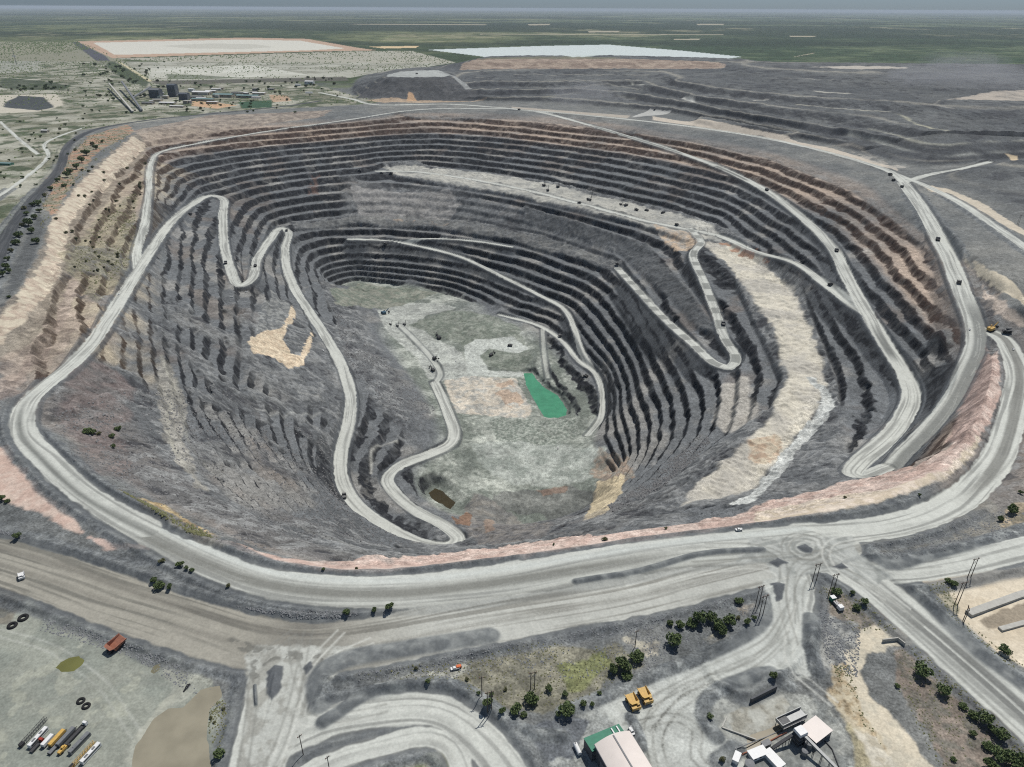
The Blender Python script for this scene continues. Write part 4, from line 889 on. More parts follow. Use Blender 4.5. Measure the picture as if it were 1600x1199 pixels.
# ---- haul truck: 13.5 m long, faces +x, open wedge body, canopy over the cab
def body_shape(m, s=1.0):
    # floor slopes up to the tail; walls flare outwards; canopy plate reaches forward over the cab
    W = 3.9; zf = 2.7
    fl = [(-6.6,-W+.4,4.1),(-6.6,W-.4,4.1),(1.9,W-.4,zf),(1.9,-W+.4,zf)]
    top = [(-6.9,-W,5.3),(-6.9,W,5.3),(2.4,W,6.0),(2.4,-W,6.0)]
    v = fl+top; t = .28
    vin = [(p[0]+(t if i in (0,1,4,5) else -t), p[1]+(t if p[1] < 0 else -t), p[2]+(t if i < 4 else 0)) for i, p in enumerate(v)]
    n = 8
    fs = [(0,1,2,3),(1,5,6,2),(2,6,7,3),(3,7,4,0)]
    fi = [(n+3,n+2,n+1,n+0),(n+2,n+6,n+5,n+1),(n+3,n+7,n+6,n+2),(n+0,n+4,n+7,n+3)]
    rim = [(4,n+4,n+7,7),(7,n+7,n+6,6),(6,n+6,n+5,5),(0,4,n+4,n+0),(1,n+1,n+5,5),(0,n+0,n+1,1)]
    m.poly(v+vin, fs+fi+rim)
    m.poly([(2.4,-W,6.0),(2.4,W,6.0),(4.3,W-.9,6.2),(4.3,-W+.9,6.2),(2.4,-W,6.25),(2.4,W,6.25),(4.3,W-.9,6.4),(4.3,-W+.9,6.4)], [(0,3,2,1),(4,5,6,7),(0,1,5,4),(1,2,6,5),(2,3,7,6),(3,0,4,7)])
    for x in (-5,-3,-1,1):
        for sg in (-1, 1): m.poly([(x-.15,sg*(W-.35),3.4),(x+.15,sg*(W-.35),3.4),(x+.15,sg*(W+.22),5.5),(x-.15,sg*(W+.22),5.5)], [(0,1,2,3),(3,2,1,0)])
    return m
def make_truck(body, paint_m, wheels=True, cab=True):
    t = empty('haul_truck')
    MB().box(-6,5.6,-1.3,-.7,1.5,2.3).box(-6,5.6,.7,1.3,1.5,2.3).box(-5,-4.4,-1.3,1.3,1.5,2.2).box(0,.5,-1.3,1.3,1.6,2.2).box(-4.2,-3.2,-2,2,1.3,2.1).build('chassis', M['black'], t)
    b = body_shape(MB()).build('dump_body', body, t)
    if wheels:
        for x, ys in ((4.1, (-2.9, 2.9)), (-3.7, (-3.1, -1.75, 1.75, 3.1))):
            for y in ys:
                w = MB().cyl((x,y-.55,1.75),(x,y+.55,1.75),1.72,18).build('wheel', M['tyre'], t)
                MB().cyl((x,y-.6,1.75),(x,y+.6,1.75),.8,10).build('rim', paint_m, w)
    if cab:
        e = MB().box(3.2,6.5,-1.6,1.6,2.2,4.4).box(6.5,6.7,-1.4,1.4,2.0,4.2).build('engine_cover', paint_m, t)
        MB().box(2.6,6.8,-3.7,3.7,4.4,4.6).box(6.4,6.9,-3.6,-1.7,1.7,4.4).box(6.4,6.9,1.7,3.6,1.7,4.4).build('deck', paint_m, t)
        c = MB().box(3.6,5.9,1.0,3.1,4.6,6.2,(.1,.35,.1,.1)).build('cab', paint_m, t)
        MB().box(5.62,5.85,1.25,2.85,5.2,6.0,(-.02,.16,0,0)).box(3.9,5.4,3.02,3.12,5.2,5.9).build('window', M['glass'], c)
        r = MB()
        for y in (-3.65, 3.65): r.beam((2.7,y,5.5),(6.7,y,5.5),.06); [r.beam((x,y,4.6),(x,y,5.5),.06) for x in (2.7,4.7,6.7)]
        r.beam((6.7,-3.65,5.5),(6.7,3.65,5.5),.06); r.build('handrail', M['rail'], t)
        l = MB()
        for k in range(6): l.box(6.9,7.1,-2.9+.0,-2.2,1.2+k*.55,1.27+k*.55)
        l.beam((7,-2.9,1.0),(7,-2.9,4.6),.06); l.beam((7,-2.2,1.0),(7,-2.2,4.6),.06); l.build('ladder', M['rail'], t)
        for y in (-1.1, 1.1): MB().cyl((6.68,y,2.6),(6.82,y,2.6),.22,8).build('headlight', M['white'], t)
    MB().cyl((-1.6,3.0,1.8),(1.4,3.0,1.8),.7,12).build('fuel_tank', M['black'], t)
    return Proto(t)
TR = make_truck(M['bed'], M['dark']); TY = make_truck(M['yellow'], M['yellow'])
G_T = 'haul trucks at work in the pit and on the haul roads'
for px, py, qx, qy, lb in [
    (1198,298,1140,268,'dark haul truck highest on the long east ramp, alone below the rim'), (1307,393,1290,365,'dark haul truck midway down the long east ramp, above the ramp junction'),
    (1254,411,1290,440,'dark haul truck entering the sloping road from the sandy platform, beside a white pickup'), (1297,447,1322,468,'dark haul truck on the road between sandy platform and ramp junction'),
    (1391,274,1350,258,'dark haul truck at the north-east road fork, first of three in a row'), (1396,283,1412,295,'dark haul truck just below the north-east fork, middle one of three in a row'), (1409,293,1430,325,'dark haul truck leaving the north-east fork downhill, last of three in a row'),
    (1465,376,1450,340,'dark haul truck on the grey rim road where the pink benches end'), (1498,443,1500,470,'dark haul truck on the pale bend of the rim road beside the brown cut wall'),
    (1574,520,1560,518,'dark haul truck behind the yellow shovel at the east rim'), (297,336,270,348,'dark haul truck climbing to the first hairpin of the western haul road'),
    (353,412,349,385,'dark haul truck on the straight leg below the first western hairpin'), (399,417,410,395,'dark haul truck between the lower and the upper hairpin of the western haul road'),
    (448,361,447,385,'dark haul truck turning on the upper hairpin beside the deep benches'), (538,777,533,740,'dark haul truck low on the main haul road near the front rim'),
    (1130,508,1118,480,'dark haul truck on the patched shelf ramp inside the east wall'), (562,268,595,268,'dark haul truck at the far west end of the sandy platform'),
    (596,272,625,271,'dark haul truck second from the west end of the sandy platform'), (611,272,640,272,'dark haul truck third from the west end of the sandy platform'),
    (905,318,940,326,'dark haul truck on the platform beside a tall drill mast'), (978,322,1000,326,'dark haul truck below the grey heap on the platform, leftmost of a loose row'), (994,329,1020,334,'dark haul truck in the loose row on the platform, second from the left'),
    (1010,330,1040,336,'dark haul truck in the loose row on the platform, third from the left'), (1036,334,1060,340,'dark haul truck at the right end of the loose row on the platform'),
    (1057,352,1075,362,'dark haul truck near the orange bare patch on the platform'), (964,414,985,438,'dark haul truck at the dead end of the upper shelf ramp'),
    (602,382,625,386,'dark haul truck at the start of the inner ramp above the pit floor'), (875,526,890,545,'dark haul truck on the ramp down to the green pond'), (915,589,930,596,'dark haul truck at the bend between inner ramp and floor ramp'),
    (811,172,840,176,'dark haul truck on the far rim road at the head of the east ramp'), (1023,172,1000,183,'dark haul truck on the pale turning pad under the waste dump'), (797,541,780,541,'dark haul truck on the pale loop of the pit floor'),
    (551,121,560,121,'dark haul truck on the road climbing the far waste dump')]:
    if lb.startswith('dark haul truck on the road climbing'): px, py, qx, qy = 651, 116, 665, 116; lb = 'dark haul truck tipping on the flat pale top of the cone dump'
    pos, yaw = aim(px, py, qx, qy); place(TR.get(), pos, yaw, 12, 1.0, lb, G_T, 'haul truck')
for px, py, qx, qy, lb in [(988,1102,1000,1122,'yellow haul truck parked by the workshop, left one of the pair'), (1007,1092,1018,1110,'yellow haul truck parked by the workshop, right one of the pair')]:
    pos, yaw = aim(px, py, qx, qy); place(TY.get(), pos, yaw, 12, .93, lb, 'yellow trucks parked by the workshop', 'haul truck')
TRU = make_truck(M['rust'], M['rust'], False, False)
MBs = MB()
for x in (-5, 0, 4):
    for y in (-2.2, 2.2): MBs.box(x-.5, x+.5, y-.5, y+.5, 0, 2.6)
MBs.build('support_block', M['black'], TRU.root)
pos, yaw = aim(182, 1012, 165, 1024); o = place(TRU.root, pos, yaw, 12, 1.22, 'rusty orange dump body standing on dark blocks in the yard', None, 'dump body', -2.2); o.name = 'dump_body_wreck'
TW = make_truck(M['white'], M['white'])
pos, yaw = aim(35, 903, 36, 912); place(TW.get(), pos, yaw, 12, .62, 'small pale tipper truck at the left edge of the brown road', None, 'tipper truck').name = 'tipper_truck'

# ---- pickup
def make_pickup(pm):
    t = empty('pickup_truck'); MB().box(-2.6,2.6,-.95,.95,.5,1.15).box(-2.6,-.5,-.95,-.85,1.15,1.5).box(-2.6,-.5,.85,.95,1.15,1.5).box(-2.6,-2.5,-.95,.95,1.15,1.5).build('body', pm, t)
    c = MB().box(-.5,1.5,-.88,.88,1.15,1.9,(.15,.5,.12,.12)).build('cab', pm, t); MB().box(1.05,1.48,-.75,.75,1.2,1.8,(-.02,.4,.05,.05)).box(-.45,.9,-.9,.9,1.3,1.75,(.1,.1,.08,.08)).build('window', M['glass'], c)
    for x in (-1.7, 1.7):
        for y in (-.9, .9): w = MB().cyl((x,y-.14,.42),(x,y+.14,.42),.42,12).build('wheel', M['tyre'], t)
    return Proto(t)
PU = make_pickup(M['white'])
for px, py, qx, qy, lb in [(1154,829,1130,831,'white pickup driving on the ring road by the pink rim band'), (1241,408,1225,402,'white pickup ahead of a haul truck on the platform road'), (872,701,872,690,'white pickup alone on the grey-green pit floor'),
    (186,461,200,445,'white pickup on the western haul road below the junction'), (505,549,500,540,'dark-roofed white pickup on the main haul road above the pit floor'), (987,1145,990,1150,'white pickup parked at the corner of the pale-roofed workshop'),
    (1583,547,1584,560,'white pickup on the eastern ring road below the yellow shovel'), (711,1046,705,1047,'white pickup beside the orange trailer in the rubble'), (362,465,372,464,'white pickup by the bottom western hairpin, left one'), (385,457,392,455,'white pickup by the bottom western hairpin, right one'), (712,565,712,572,'white pickup beside the shovels on the pit floor'),
    (1452,312,1460,320,'white pickup on the outer road right of the north-east fork'), (1515,516,1516,530,'white pickup at the mouth of the rim road')]:
    pos, yaw = aim(px, py, qx, qy); place(PU.get(), pos, yaw, 5, 1.25, lb, 'white pickups about the mine', 'pickup')

# ---- rope shovel / excavator: tracks, house, boom, stick, bucket; faces +x
def make_shovel(pm, name='mining_shovel'):
    t = empty(name)
    for y in (-3.2, 3.2): MB().box(-5,5,y-1,y+1,0,1.8,(.6,.6,0,0)).build('track', M['tyre'], t)
    MB().cyl((0,0,1.6),(0,0,2.4),2.4,16).build('slew_ring', M['black'], t)
    h = MB().box(-8,3,-3.8,3.8,2.4,6.6).box(-8.4,-6,-3.6,3.6,2.2,4.2).build('house', pm, t)
    c = MB().box(1,3.6,2.0,3.9,6.6,8.6,(0,.3,0,0)).build('cab', pm, t); MB().box(3.1,3.58,2.2,3.7,7.1,8.3,(-.02,.25,0,0)).build('window', M['glass'], c)
    MB().poly([(2.5,-1,3.2),(2.5,1,3.2),(2.5,1,4.8),(2.5,-1,4.8),(13,-.6,13),(13,.6,13),(12.4,.6,13.8),(12.4,-.6,13.8)], [(0,1,2,3),(4,7,6,5),(0,4,5,1),(1,5,6,2),(2,6,7,3),(3,7,4,0)]).build('boom', pm, t)
    MB().poly([(5.5,-1.3,8.2),(5.5,-1.3,9.4),(14.8,-1.3,5.4),(14.8,-1.3,4.4),(5.5,-.9,8.2),(5.5,-.9,9.4),(14.8,-.9,5.4),(14.8,-.9,4.4)], [(0,3,2,1),(4,5,6,7),(0,1,5,4),(1,2,6,5),(2,3,7,6),(3,0,4,7)]).build('stick', M['dark'], t)
    MB().box(14,17.4,-2,2,2.4,5.6,(.5,0,.2,.2)).build('bucket', M['black'], t)
    r = MB(); r.beam((12.7,0,13.5),(16,0,5.8),.12); r.beam((12.7,0,13.7),(-2,0,9.8),.12); r.build('cable', M['black'], t)
    MB().beam((-3,-1.5,6.6),(-2,0,10)).beam((-3,1.5,6.6),(-2,0,10)).beam((-7,0,6.6),(-2,0,10)).build('gantry', M['dark'], t)
    return Proto(t)
SB = make_shovel(M['blue']); SD = make_shovel(M['dark']); SY = make_shovel(M['yellow'], 'mining_excavator')
pos, yaw = aim(600, 491, 612, 486); place(SB.get(), pos, yaw, 14, 1.25, 'blue mining shovel standing alone on the upper pit floor', None, 'mining shovel')
for px, py, qx, qy, k, lb in [(686,529,680,524,1.1,'dark mining shovel digging into the green rock heap on the pit floor'), (680,562,690,566,.95,'dark mining shovel upper one beside the floor road bend'), (676,579,668,574,.9,'dark mining shovel lower one beside the floor road bend'), (768,556,775,552,.9,'dark mining shovel inside the pale loop of the pit floor'), (970,321,978,324,.8,'dark mining shovel beside the grey heap on the platform')]:
    pos, yaw = aim(px, py, qx, qy); place(SD.get(), pos, yaw, 14, k, lb, 'dark shovels loading in the pit', 'mining shovel')
pos, yaw = aim(1548, 517, 1560, 513); place(SY.get(), pos, yaw, 14, 1.0, 'yellow and black mining excavator beside the rim road', None, 'excavator')

# ---- drill rig with upright lattice mast
def make_drill():
    t = empty('drill_rig')
    for y in (-2, 2): MB().box(-4,4,y-.6,y+.6,0,1.2,(.4,.4,0,0)).build('track', M['tyre'], t)
    MB().box(-5,3.4,-2.4,2.4,1.3,3.9).build('house', M['dark'], t); MB().box(2.2,4,.6,2.4,2.4,4.4).build('cab', M['grey'], t)
    m = MB()
    for x in (3.6, 4.8):
        for y in (-.6, .6): m.beam((x,y,.6),(x,y,19),.22)
    for k in range(9):
        z = 1+k*2; m.beam((3.6,-.6,z),(4.8,-.6,z+2),.12); m.beam((3.6,.6,z),(4.8,.6,z+2),.12); m.beam((3.6,-.6,z),(3.6,.6,z+2),.12)
    m.build('mast', M['dark'], t); return Proto(t)
DR = make_drill()
for px, py, k, lb in [(850,291,1.6,'dark drill rig with upright mast, leftmost on the sandy platform'), (856,298,1.2,'dark drill rig with shorter mast in front of the leftmost one'), (872,293,1.5,'dark drill rig with upright mast, second tall one on the sandy platform'), (920,314,1.9,'dark drill rig with the tallest mast, right of the other rigs on the platform'),
    (610,508,.9,'small drill rig on the pit floor, left of three masts'), (621,510,.9,'small drill rig on the pit floor, middle of three masts'), (632,508,1.0,'small drill rig on the pit floor, right of three masts')]:
    pos, yaw = aim(px, py, px+6, py+2); place(DR.get(), pos, yaw, 8, k, lb, 'drill rigs with upright masts', 'drill rig')

# ---- yard vehicles
def veh(name, L, W, H, pm, kind, label, px, py, yawpx=(30,-33)):
    t = empty(name, label=label, cat={'bus':'bus','trailer':'trailer','lorry':'lorry','boom':'crane boom','loader':'tractor'}[kind], group='old vehicles parked in a row in the yard')
    h = L/2; n = 4 if kind in ('bus','lorry') else 6
    if kind == 'bus':
        MB().box(-h,h,-W/2,W/2,.55,H,(.15,.3,.08,.08)).build('body', pm, t); MB().box(-h+.8,h-.9,-W/2-.02,W/2+.02,H*.52,H*.82).box(h-.5,h-.02,-W/2+.2,W/2-.2,H*.45,H*.85,(0,.1,0,0)).build('window', M['glass'], t)
        MB().box(-h*.6,-h*.25,-.7,.7,H,H+.25).box(h*.2,h*.5,-.7,.7,H,H+.25).build('roof_unit', M['grey'], t)
    elif kind == 'trailer':
        MB().box(-h,h*.8,-W/2,W/2,1.1,1.4).box(-h,h*.8,-.5,.5,.7,1.1).build('deck', M['black'], t)
        MB().box(-h+.2,h*.75,-W/2+.05,W/2-.05,1.42,H,(.1,.1,.1,.1)).build('load_box', pm, t); MB().beam((h*.8,0,1.1),(h,0,.9),.3).build('drawbar', M['black'], t)
    elif kind == 'lorry':
        MB().box(-h,h,-.5,.5,.6,1.1).build('chassis', M['black'], t); c = MB().box(h-2.3,h,-W/2,W/2,.8,H,(.1,.5,.1,.1)).build('cab', pm, t); MB().box(h-.6,h+.02,-W/2+.2,W/2-.2,H*.55,H*.88,(0,.25,0,0)).build('window', M['glass'], c)
        MB().box(-h,h-2.6,-W/2,W/2,1.1,1.3).box(-h,h-2.6,-W/2,-W/2+.1,1.3,2.1).box(-h,h-2.6,W/2-.1,W/2,1.3,2.1).build('flatbed', M['dark'], t)
    elif kind == 'boom':
        m = MB()
        for y in (-W/2, W/2):
            for z in (.8, .8+W*.8): m.beam((-h,y,z),(h,y,z),.2)
        k = int(L/2)
        for i in range(k):
            x = -h+i*L/k; m.beam((x,-W/2,.8),(x+L/k,W/2,.8),.12); m.beam((x,-W/2,.8),(x+L/k,-W/2,.8+W*.8),.12); m.beam((x,W/2,.8),(x+L/k,W/2,.8+W*.8),.12); m.beam((x,-W/2,.8+W*.8),(x+L/k,W/2,.8+W*.8),.12)
        m.build('lattice', pm, t); MB().box(-h,-h+3,-W/2,W/2,.5,2.6).build('counterweight', M['black'], t)
    elif kind == 'loader':
        MB().box(-h,h*.5,-W/2+.4,W/2-.4,1,2.6).build('body', pm, t); MB().box(-h*.3,h*.2,-.9,.9,2.6,3.9,(.1,.1,.1,.1)).build('cab', pm, t); MB().box(h*.6,h,-W/2,W/2,.3,1.6,(.4,0,0,0)).build('bucket', M['dark'], t)
    if kind != 'boom':
        r = .75 if kind == 'loader' else .5
        for x in ([-h*.75,-h*.6,h*.55] if n == 6 else [-h*.65,h*.65]):
            for y in (-W/2+.25, W/2-.25): MB().cyl((x,y-.2,r),(x,y+.2,r),r,12).build('wheel', M['tyre'], t)
    pos, yaw = aim(px, py, px+yawpx[0], py+yawpx[1]); x, y, z = pos; t.location = (x, y, gz(x, y)-.05); t.rotation_euler[2] = yaw; return t
veh('crane_boom', 22, 2.4, 3, M['dark'], 'boom', 'dark lattice crane boom lying at the left end of the row', 53, 1146)
veh('coach', 15, 2.9, 3.4, M['white'], 'bus', 'long white coach next to the dark crane boom', 61, 1155)
veh('flatbed_lorry', 10, 2.9, 3.2, M['red'], 'lorry', 'short flatbed lorry with red cab nearest the camera on the left', 59, 1167)
veh('box_trailer', 10, 3, 3.6, M['white'], 'trailer', 'short bright white box trailer beside the yellow one', 77, 1160)
veh('box_trailer', 14, 3, 3.4, M['yellow'], 'trailer', 'long yellow box trailer in the middle of the row', 92, 1155)
veh('box_trailer', 16, 3, 3.4, M['grey'], 'trailer', 'long grey box trailer right of the yellow one', 106, 1153)
veh('flatbed_lorry', 20, 3, 3.4, M['white'], 'lorry', 'long black flatbed lorry with pale cab in the middle of the row', 118, 1151)
veh('wheel_loader', 8, 3.2, 3.4, M['yellow'], 'loader', 'yellow wheel loader at the near end of the long black flatbed', 101, 1173)
veh('flat_trailer', 8, 2.8, 1.9, M['grey'], 'trailer', 'low grey trailer lying between the white and yellow vehicles', 85, 1173)
veh('coach', 16, 2.9, 3.4, M['grey'], 'bus', 'long pale grey coach right of the black flatbed', 126, 1165)
veh('crane_boom', 20, 2.0, 3, M['yellow'], 'boom', 'yellow lattice crane boom at the right end of the row', 130, 1182)
veh('coach', 15, 2.9, 3.4, M['white'], 'bus', 'white coach at the far right end of the row', 143, 1180)
pos, yaw = aim(717, 1044, 725, 1042); t = empty('equipment_trailer', pos, 'small orange trailer in the pale rubble beside a white pickup', 'trailer'); t.rotation_euler[2] = yaw
MB().box(-2,2,-1.2,1.2,.8,2.4,(.2,.2,.1,.1)).build('box', M['orange'], t); [MB().cyl((0,y-.15,.5),(0,y+.15,.5),.5,12).build('wheel', M['tyre'], t) for y in (-1.2, 1.2)]

# giant tyres lying about the yard
ty = MB().ring((0,0,.55),(0,0,1),1.35,.6,20,8).build('giant_tyre', M['tyre'], None, True); TYP = Proto(tag(ty, None, 'tyre'))
for px, py, k, lb in [(127,1097,1.25,'giant black tyre lying in the yard, left of the close pair'), (135,1104,1.25,'giant black tyre lying in the yard, right of the close pair'), (37,967,1.7,'worn giant tyre half buried at the yard corner, upper one'), (20,979,1.6,'worn giant tyre half buried at the yard corner, lower one')]:
    o = TYP.get(); x, y, z = gp(px, py); o.location = (x, y, z-.1); o.scale = (k*1.25, k*1.25, k*.8); tag(o, lb, 'tyre', 'giant tyres lying in the yard')

# ---- workshop and green lean-to
def frame_from(ax, ay, bx, by, z):
    a = at_z(np.array([ax*1.]), np.array([ay*1.]), z); b = at_z(np.array([bx*1.]), np.array([by*1.]), z)
    return (float(a[0][0]), float(a[1][0])), (float(b[0][0]), float(b[1][0]))
a, b = frame_from(930,1161, 984,1140, 11); wx, wy = b[0]-a[0], b[1]-a[1]; Wd = math.hypot(wx, wy); yaw = math.atan2(wy, wx)
t = empty('workshop', (a[0], a[1], -4.2), 'large workshop with pale pinkish-white curved roof at the bottom edge', 'workshop'); t.rotation_euler[2] = yaw
LN = 62; n = 12; arc = [(Wd*i/n, 13+3.4*math.sin(math.pi*i/n)) for i in range(n+1)]
m = MB(); vs = [(x-(.6 if i == 0 else 0)+(.6 if i == n else 0), .5, z) for i, (x, z) in enumerate(arc)]+[(x-(.6 if i == 0 else 0)+(.6 if i == n else 0), -LN, z) for i, (x, z) in enumerate(arc)]+[(x, .5, z+.35) for x, z in arc]+[(x, -LN, z+.35) for x, z in arc]
k = n+1; fs = [(2*k+i, 3*k+i, 3*k+i+1, 2*k+i+1) for i in range(n)]+[(i, i+1, k+i+1, k+i) for i in range(n)]+[(i, 2*k+i, 2*k+i+1, i+1) for i in range(n)]+[(0,k,3*k,2*k),(n,2*k+n,3*k+n,k+n)]
m.poly(vs, fs).build('roof', M['roofw'], t, True)
m = MB(); m.poly([(0,0,0)]+[(x,0,z) for x, z in arc]+[(Wd,0,0)], [tuple(range(n+3))]); m.poly([(0,0,0),(0,-LN+1,0),(0,-LN+1,13),(0,0,13)], [(0,3,2,1)]); m.poly([(Wd,0,0),(Wd,-LN+1,0),(Wd,-LN+1,13),(Wd,0,13)], [(0,1,2,3)]); m.poly([(0,-LN+1,0)]+[(x,-LN+1,z) for x, z in arc]+[(Wd,-LN+1,0)], [tuple(range(n+3))[::-1]])
m.build('wall', M['wall'], t)
r = MB(); pr = 13+3.4+.36; r.box(Wd/2-.5, Wd/2+.5, -LN+2, -.5, pr-.1, pr+.25).build('ridge_cap', M['grey'], t)
for y in (-12, -28, -44): MB().box(-.12,-.01,y-4,y+4,0,8).build('roller_door', M['grey'], t)
a2, b2 = frame_from(913,1153, 967,1131, 6); d2 = math.hypot(b2[0]-a2[0], b2[1]-a2[1])
t2 = empty('lean_to_shed', (a2[0], a2[1], -4.2), 'green-roofed low shed built against the pale-roofed workshop', 'shed'); t2.rotation_euler[2] = math.atan2(b2[1]-a2[1], b2[0]-a2[0])
MB().poly([(-.3,.4,9.2),(d2+.3,.4,9.2),(d2+.3,-11,10.4),(-.3,-11,10.4),(-.3,.4,9.5),(d2+.3,.4,9.5),(d2+.3,-11,10.7),(-.3,-11,10.7)], [(0,1,2,3),(4,7,6,5),(0,4,5,1),(1,5,6,2),(2,6,7,3),(3,7,4,0)]).build('roof', M['green'], t2)
MB().box(0,d2,-10.8,0,0,9.2).build('wall', M['wall'], t2)
for x in (d2-3, d2-7): MB().box(x,x+.8,-9,-1,9.6,10.6).build('roof_light', M['white'], t2)
pos, yaw = aim(902, 1174, 906, 1182); t = empty('fuel_tank', pos, 'white horizontal tank on cradles left of the workshop', 'tank'); t.rotation_euler[2] = yaw
MB().cyl((-4,0,2.2),(4,0,2.2),1.5,18).build('shell', M['white'], t, False); [MB().box(x-.3,x+.3,-1.5,1.5,-.3,1.2).build('cradle', M['concrete'], t) for x in (-2.5, 2.5)]; MB().box(-3.6,-3,-.3,.3,3.6,4.1).build('manhole', M['grey'], t)

# ---- washing plant, lower right
def bld(name, label, cat, px, py, w, d, h, yaw, wm, rm, rise=0.0, z0=None, win=0, group=None, skirt=2.0, door=True):
    x, y, z = gp(px, py); z = z if z0 is None else z0
    t = empty(name, (x, y, z), label, cat, group); t.rotation_euler[2] = yaw
    MB().box(-w/2,w/2,-d/2,d/2,-skirt,h).build('wall', wm, t)
    e = .35
    if rise > 0: MB().poly([(-w/2-e,-d/2-e,h),(w/2+e,-d/2-e,h),(w/2+e,d/2+e,h),(-w/2-e,d/2+e,h),(-w/2-e,0,h+rise),(w/2+e,0,h+rise)], [(0,1,5,4),(2,3,4,5),(1,2,5),(3,0,4),(3,2,1,0)]).build('roof', rm, t)
    else: MB().box(-w/2-e,w/2+e,-d/2-e,d/2+e,h,h+.3).build('roof', rm, t)
    for i in range(win):
        xx = -w/2+w*(i+.5)/win; MB().box(xx-w*.15/max(win,1)-.3,xx+w*.15/max(win,1)+.3,-d/2-.06,-d/2-.005,h*.45,h*.75).build('window', M['glass'], t)
    if door: MB().box(w/2+.005,w/2+.07,-d*.15,d*.15,0,h*.6).build('door', M['grey'], t)
    return t
YP = aim(1210,1140,1258,1117)[1]
bld('plant_office', 'white-roofed plant building with two roof vents beside the conveyor', 'building', 1272, 1149, 17, 13, 6, YP+.15, M['insul'], M['roofw'], 0, None, 4)
pos = gp(1234, 1131); t = empty('washing_screen', pos, 'dark steel washing screen on legs over the settling basin', 'plant machine'); t.rotation_euler[2] = YP
MB().box(-11,11,-3.2,3.2,4.6,5.2).box(-11,11,-3.4,-3.0,5.2,7.4).box(-11,11,3.0,3.4,5.2,7.4).box(-11.2,-10.8,-3.4,3.4,5.2,7.4).build('trough', M['steelg'], t)
for x in (-10,-5,0,5,10):
    for y in (-3, 3): MB().beam((x,y,-1),(x,y,5),.35).build('leg', M['dark'], t)
m = MB(); [m.beam((x,-4.4,5),(x,-4.4,6.2),.1) for x in range(-11, 12, 2)]; m.beam((-11,-4.4,6.2),(11,-4.4,6.2),.1); m.box(-11,11,-4.5,-3.5,4.9,5.05); m.build('walkway', M['rail'], t)
MB().box(-11,-3,-2.6,2.6,5.4,6.2).build('slurry', M['bed'], t)
pos = gp(1246, 1160); t = empty('transfer_tower', pos, 'tall narrow transfer tower with white top at the conveyor head', 'tower'); t.rotation_euler[2] = YP
MB().box(-3,3,-3,3,-1,10).build('frame', M['dark'], t); MB().box(-3.4,3.4,-3.4,3.4,10,12,(.3,.3,.3,.3)).build('housing', M['white'], t); [MB().box(-3.3,3.3,-3.3,3.3,z,z+.25).build('landing', M['steelg'], t) for z in (3.2, 6.6)]
def conveyor(label, a, b, za, zb, w=2.2, legs=5, m_='steelg', group=None):
    A = Vector((*gp(*a),)); B = Vector((*gp(*b),)); A.z += za; B.z += zb; d = B-A; L = math.hypot(d.x, d.y); yaw = math.atan2(d.y, d.x); sl = d.z/L
    t = empty('conveyor', (A.x, A.y, A.z), label, 'conveyor', group); t.rotation_euler[2] = yaw
    MB().poly([(0,-w/2,0),(L,-w/2,L*sl),(L,w/2,L*sl),(0,w/2,0),(0,-w/2,w*.7),(L,-w/2,L*sl+w*.7),(L,w/2,L*sl+w*.7),(0,w/2,w*.7)], [(0,3,2,1),(4,5,6,7),(0,1,5,4),(1,2,6,5),(2,3,7,6),(3,0,4,7)]).build('gallery', M[m_], t)
    for i in range(1, legs):
        x = L*i/legs; gx, gy = A.x+d.x*i/legs, A.y+d.y*i/legs; g0 = gz(gx, gy)-A.z-.5
        MB().beam((x,-w/2,g0),(x,-w*.3,x*sl),.25+.02*w).beam((x,w/2,g0),(x,w*.3,x*sl),.25+.02*w).build('trestle', M['dark'], t)
    return t
conveyor('long thin grey conveyor running from the transfer tower off the bottom edge', (1247,1160), (1330,1235), 9, 4, 2.0, 7)
conveyor('short dark conveyor between washing screen and transfer tower', (1205,1175), (1244,1156), 2, 8, 2.0, 4, 'dark')
bld('site_cabin', 'white site cabin near the bottom edge, left one of two', 'cabin', 1183, 1181, 12, 6, 3.4, YP-.05, M['white'], M['white'], 0, None, 3, 'white cabins at the washing plant')
bld('site_cabin', 'white site cabin near the bottom edge, longer right one of two', 'cabin', 1208, 1190, 6, 13, 3.4, YP+.1, M['white'], M['white'], 0, None, 2, 'white cabins at the washing plant')
def wall(label, pts, h, th, m_, name='retaining_wall', base=-.8):
    t = MB()
    W3 = [gp(*p) for p in pts]
    for a, b in zip(W3[:-1], W3[1:]):
        d = Vector((b[0]-a[0], b[1]-a[1], 0)); nrm = Vector((-d.y, d.x, 0)).normalized()*th/2
        z0 = min(a[2], b[2])+base; z1 = max(a[2], b[2])+h
        t.poly([(a[0]-nrm.x,a[1]-nrm.y,z0),(b[0]-nrm.x,b[1]-nrm.y,z0),(b[0]+nrm.x,b[1]+nrm.y,z0),(a[0]+nrm.x,a[1]+nrm.y,z0),(a[0]-nrm.x,a[1]-nrm.y,z1),(b[0]-nrm.x,b[1]-nrm.y,z1),(b[0]+nrm.x,b[1]+nrm.y,z1),(a[0]+nrm.x,a[1]+nrm.y,z1)], [(0,3,2,1),(4,5,6,7),(0,1,5,4),(1,2,6,5),(2,3,7,6),(3,0,4,7)])
    return tag(t.build(name, M[m_]), label, 'wall')
wall('dark concrete bay wall behind the washing slab', [(1172,1099),(1212,1079)], 4.5, 1.2, 'wall')
wall('low concrete kerb along the near side of the washing slab', [(1135,1122),(1128,1138),(1180,1160)], 1.0, .8, 'concrete')
wall('pale concrete headwall of the sunken culvert box', [(1378,1004),(1402,1001),(1413,1010)], 3.0, .8, 'concrete', 'culvert_headwall')
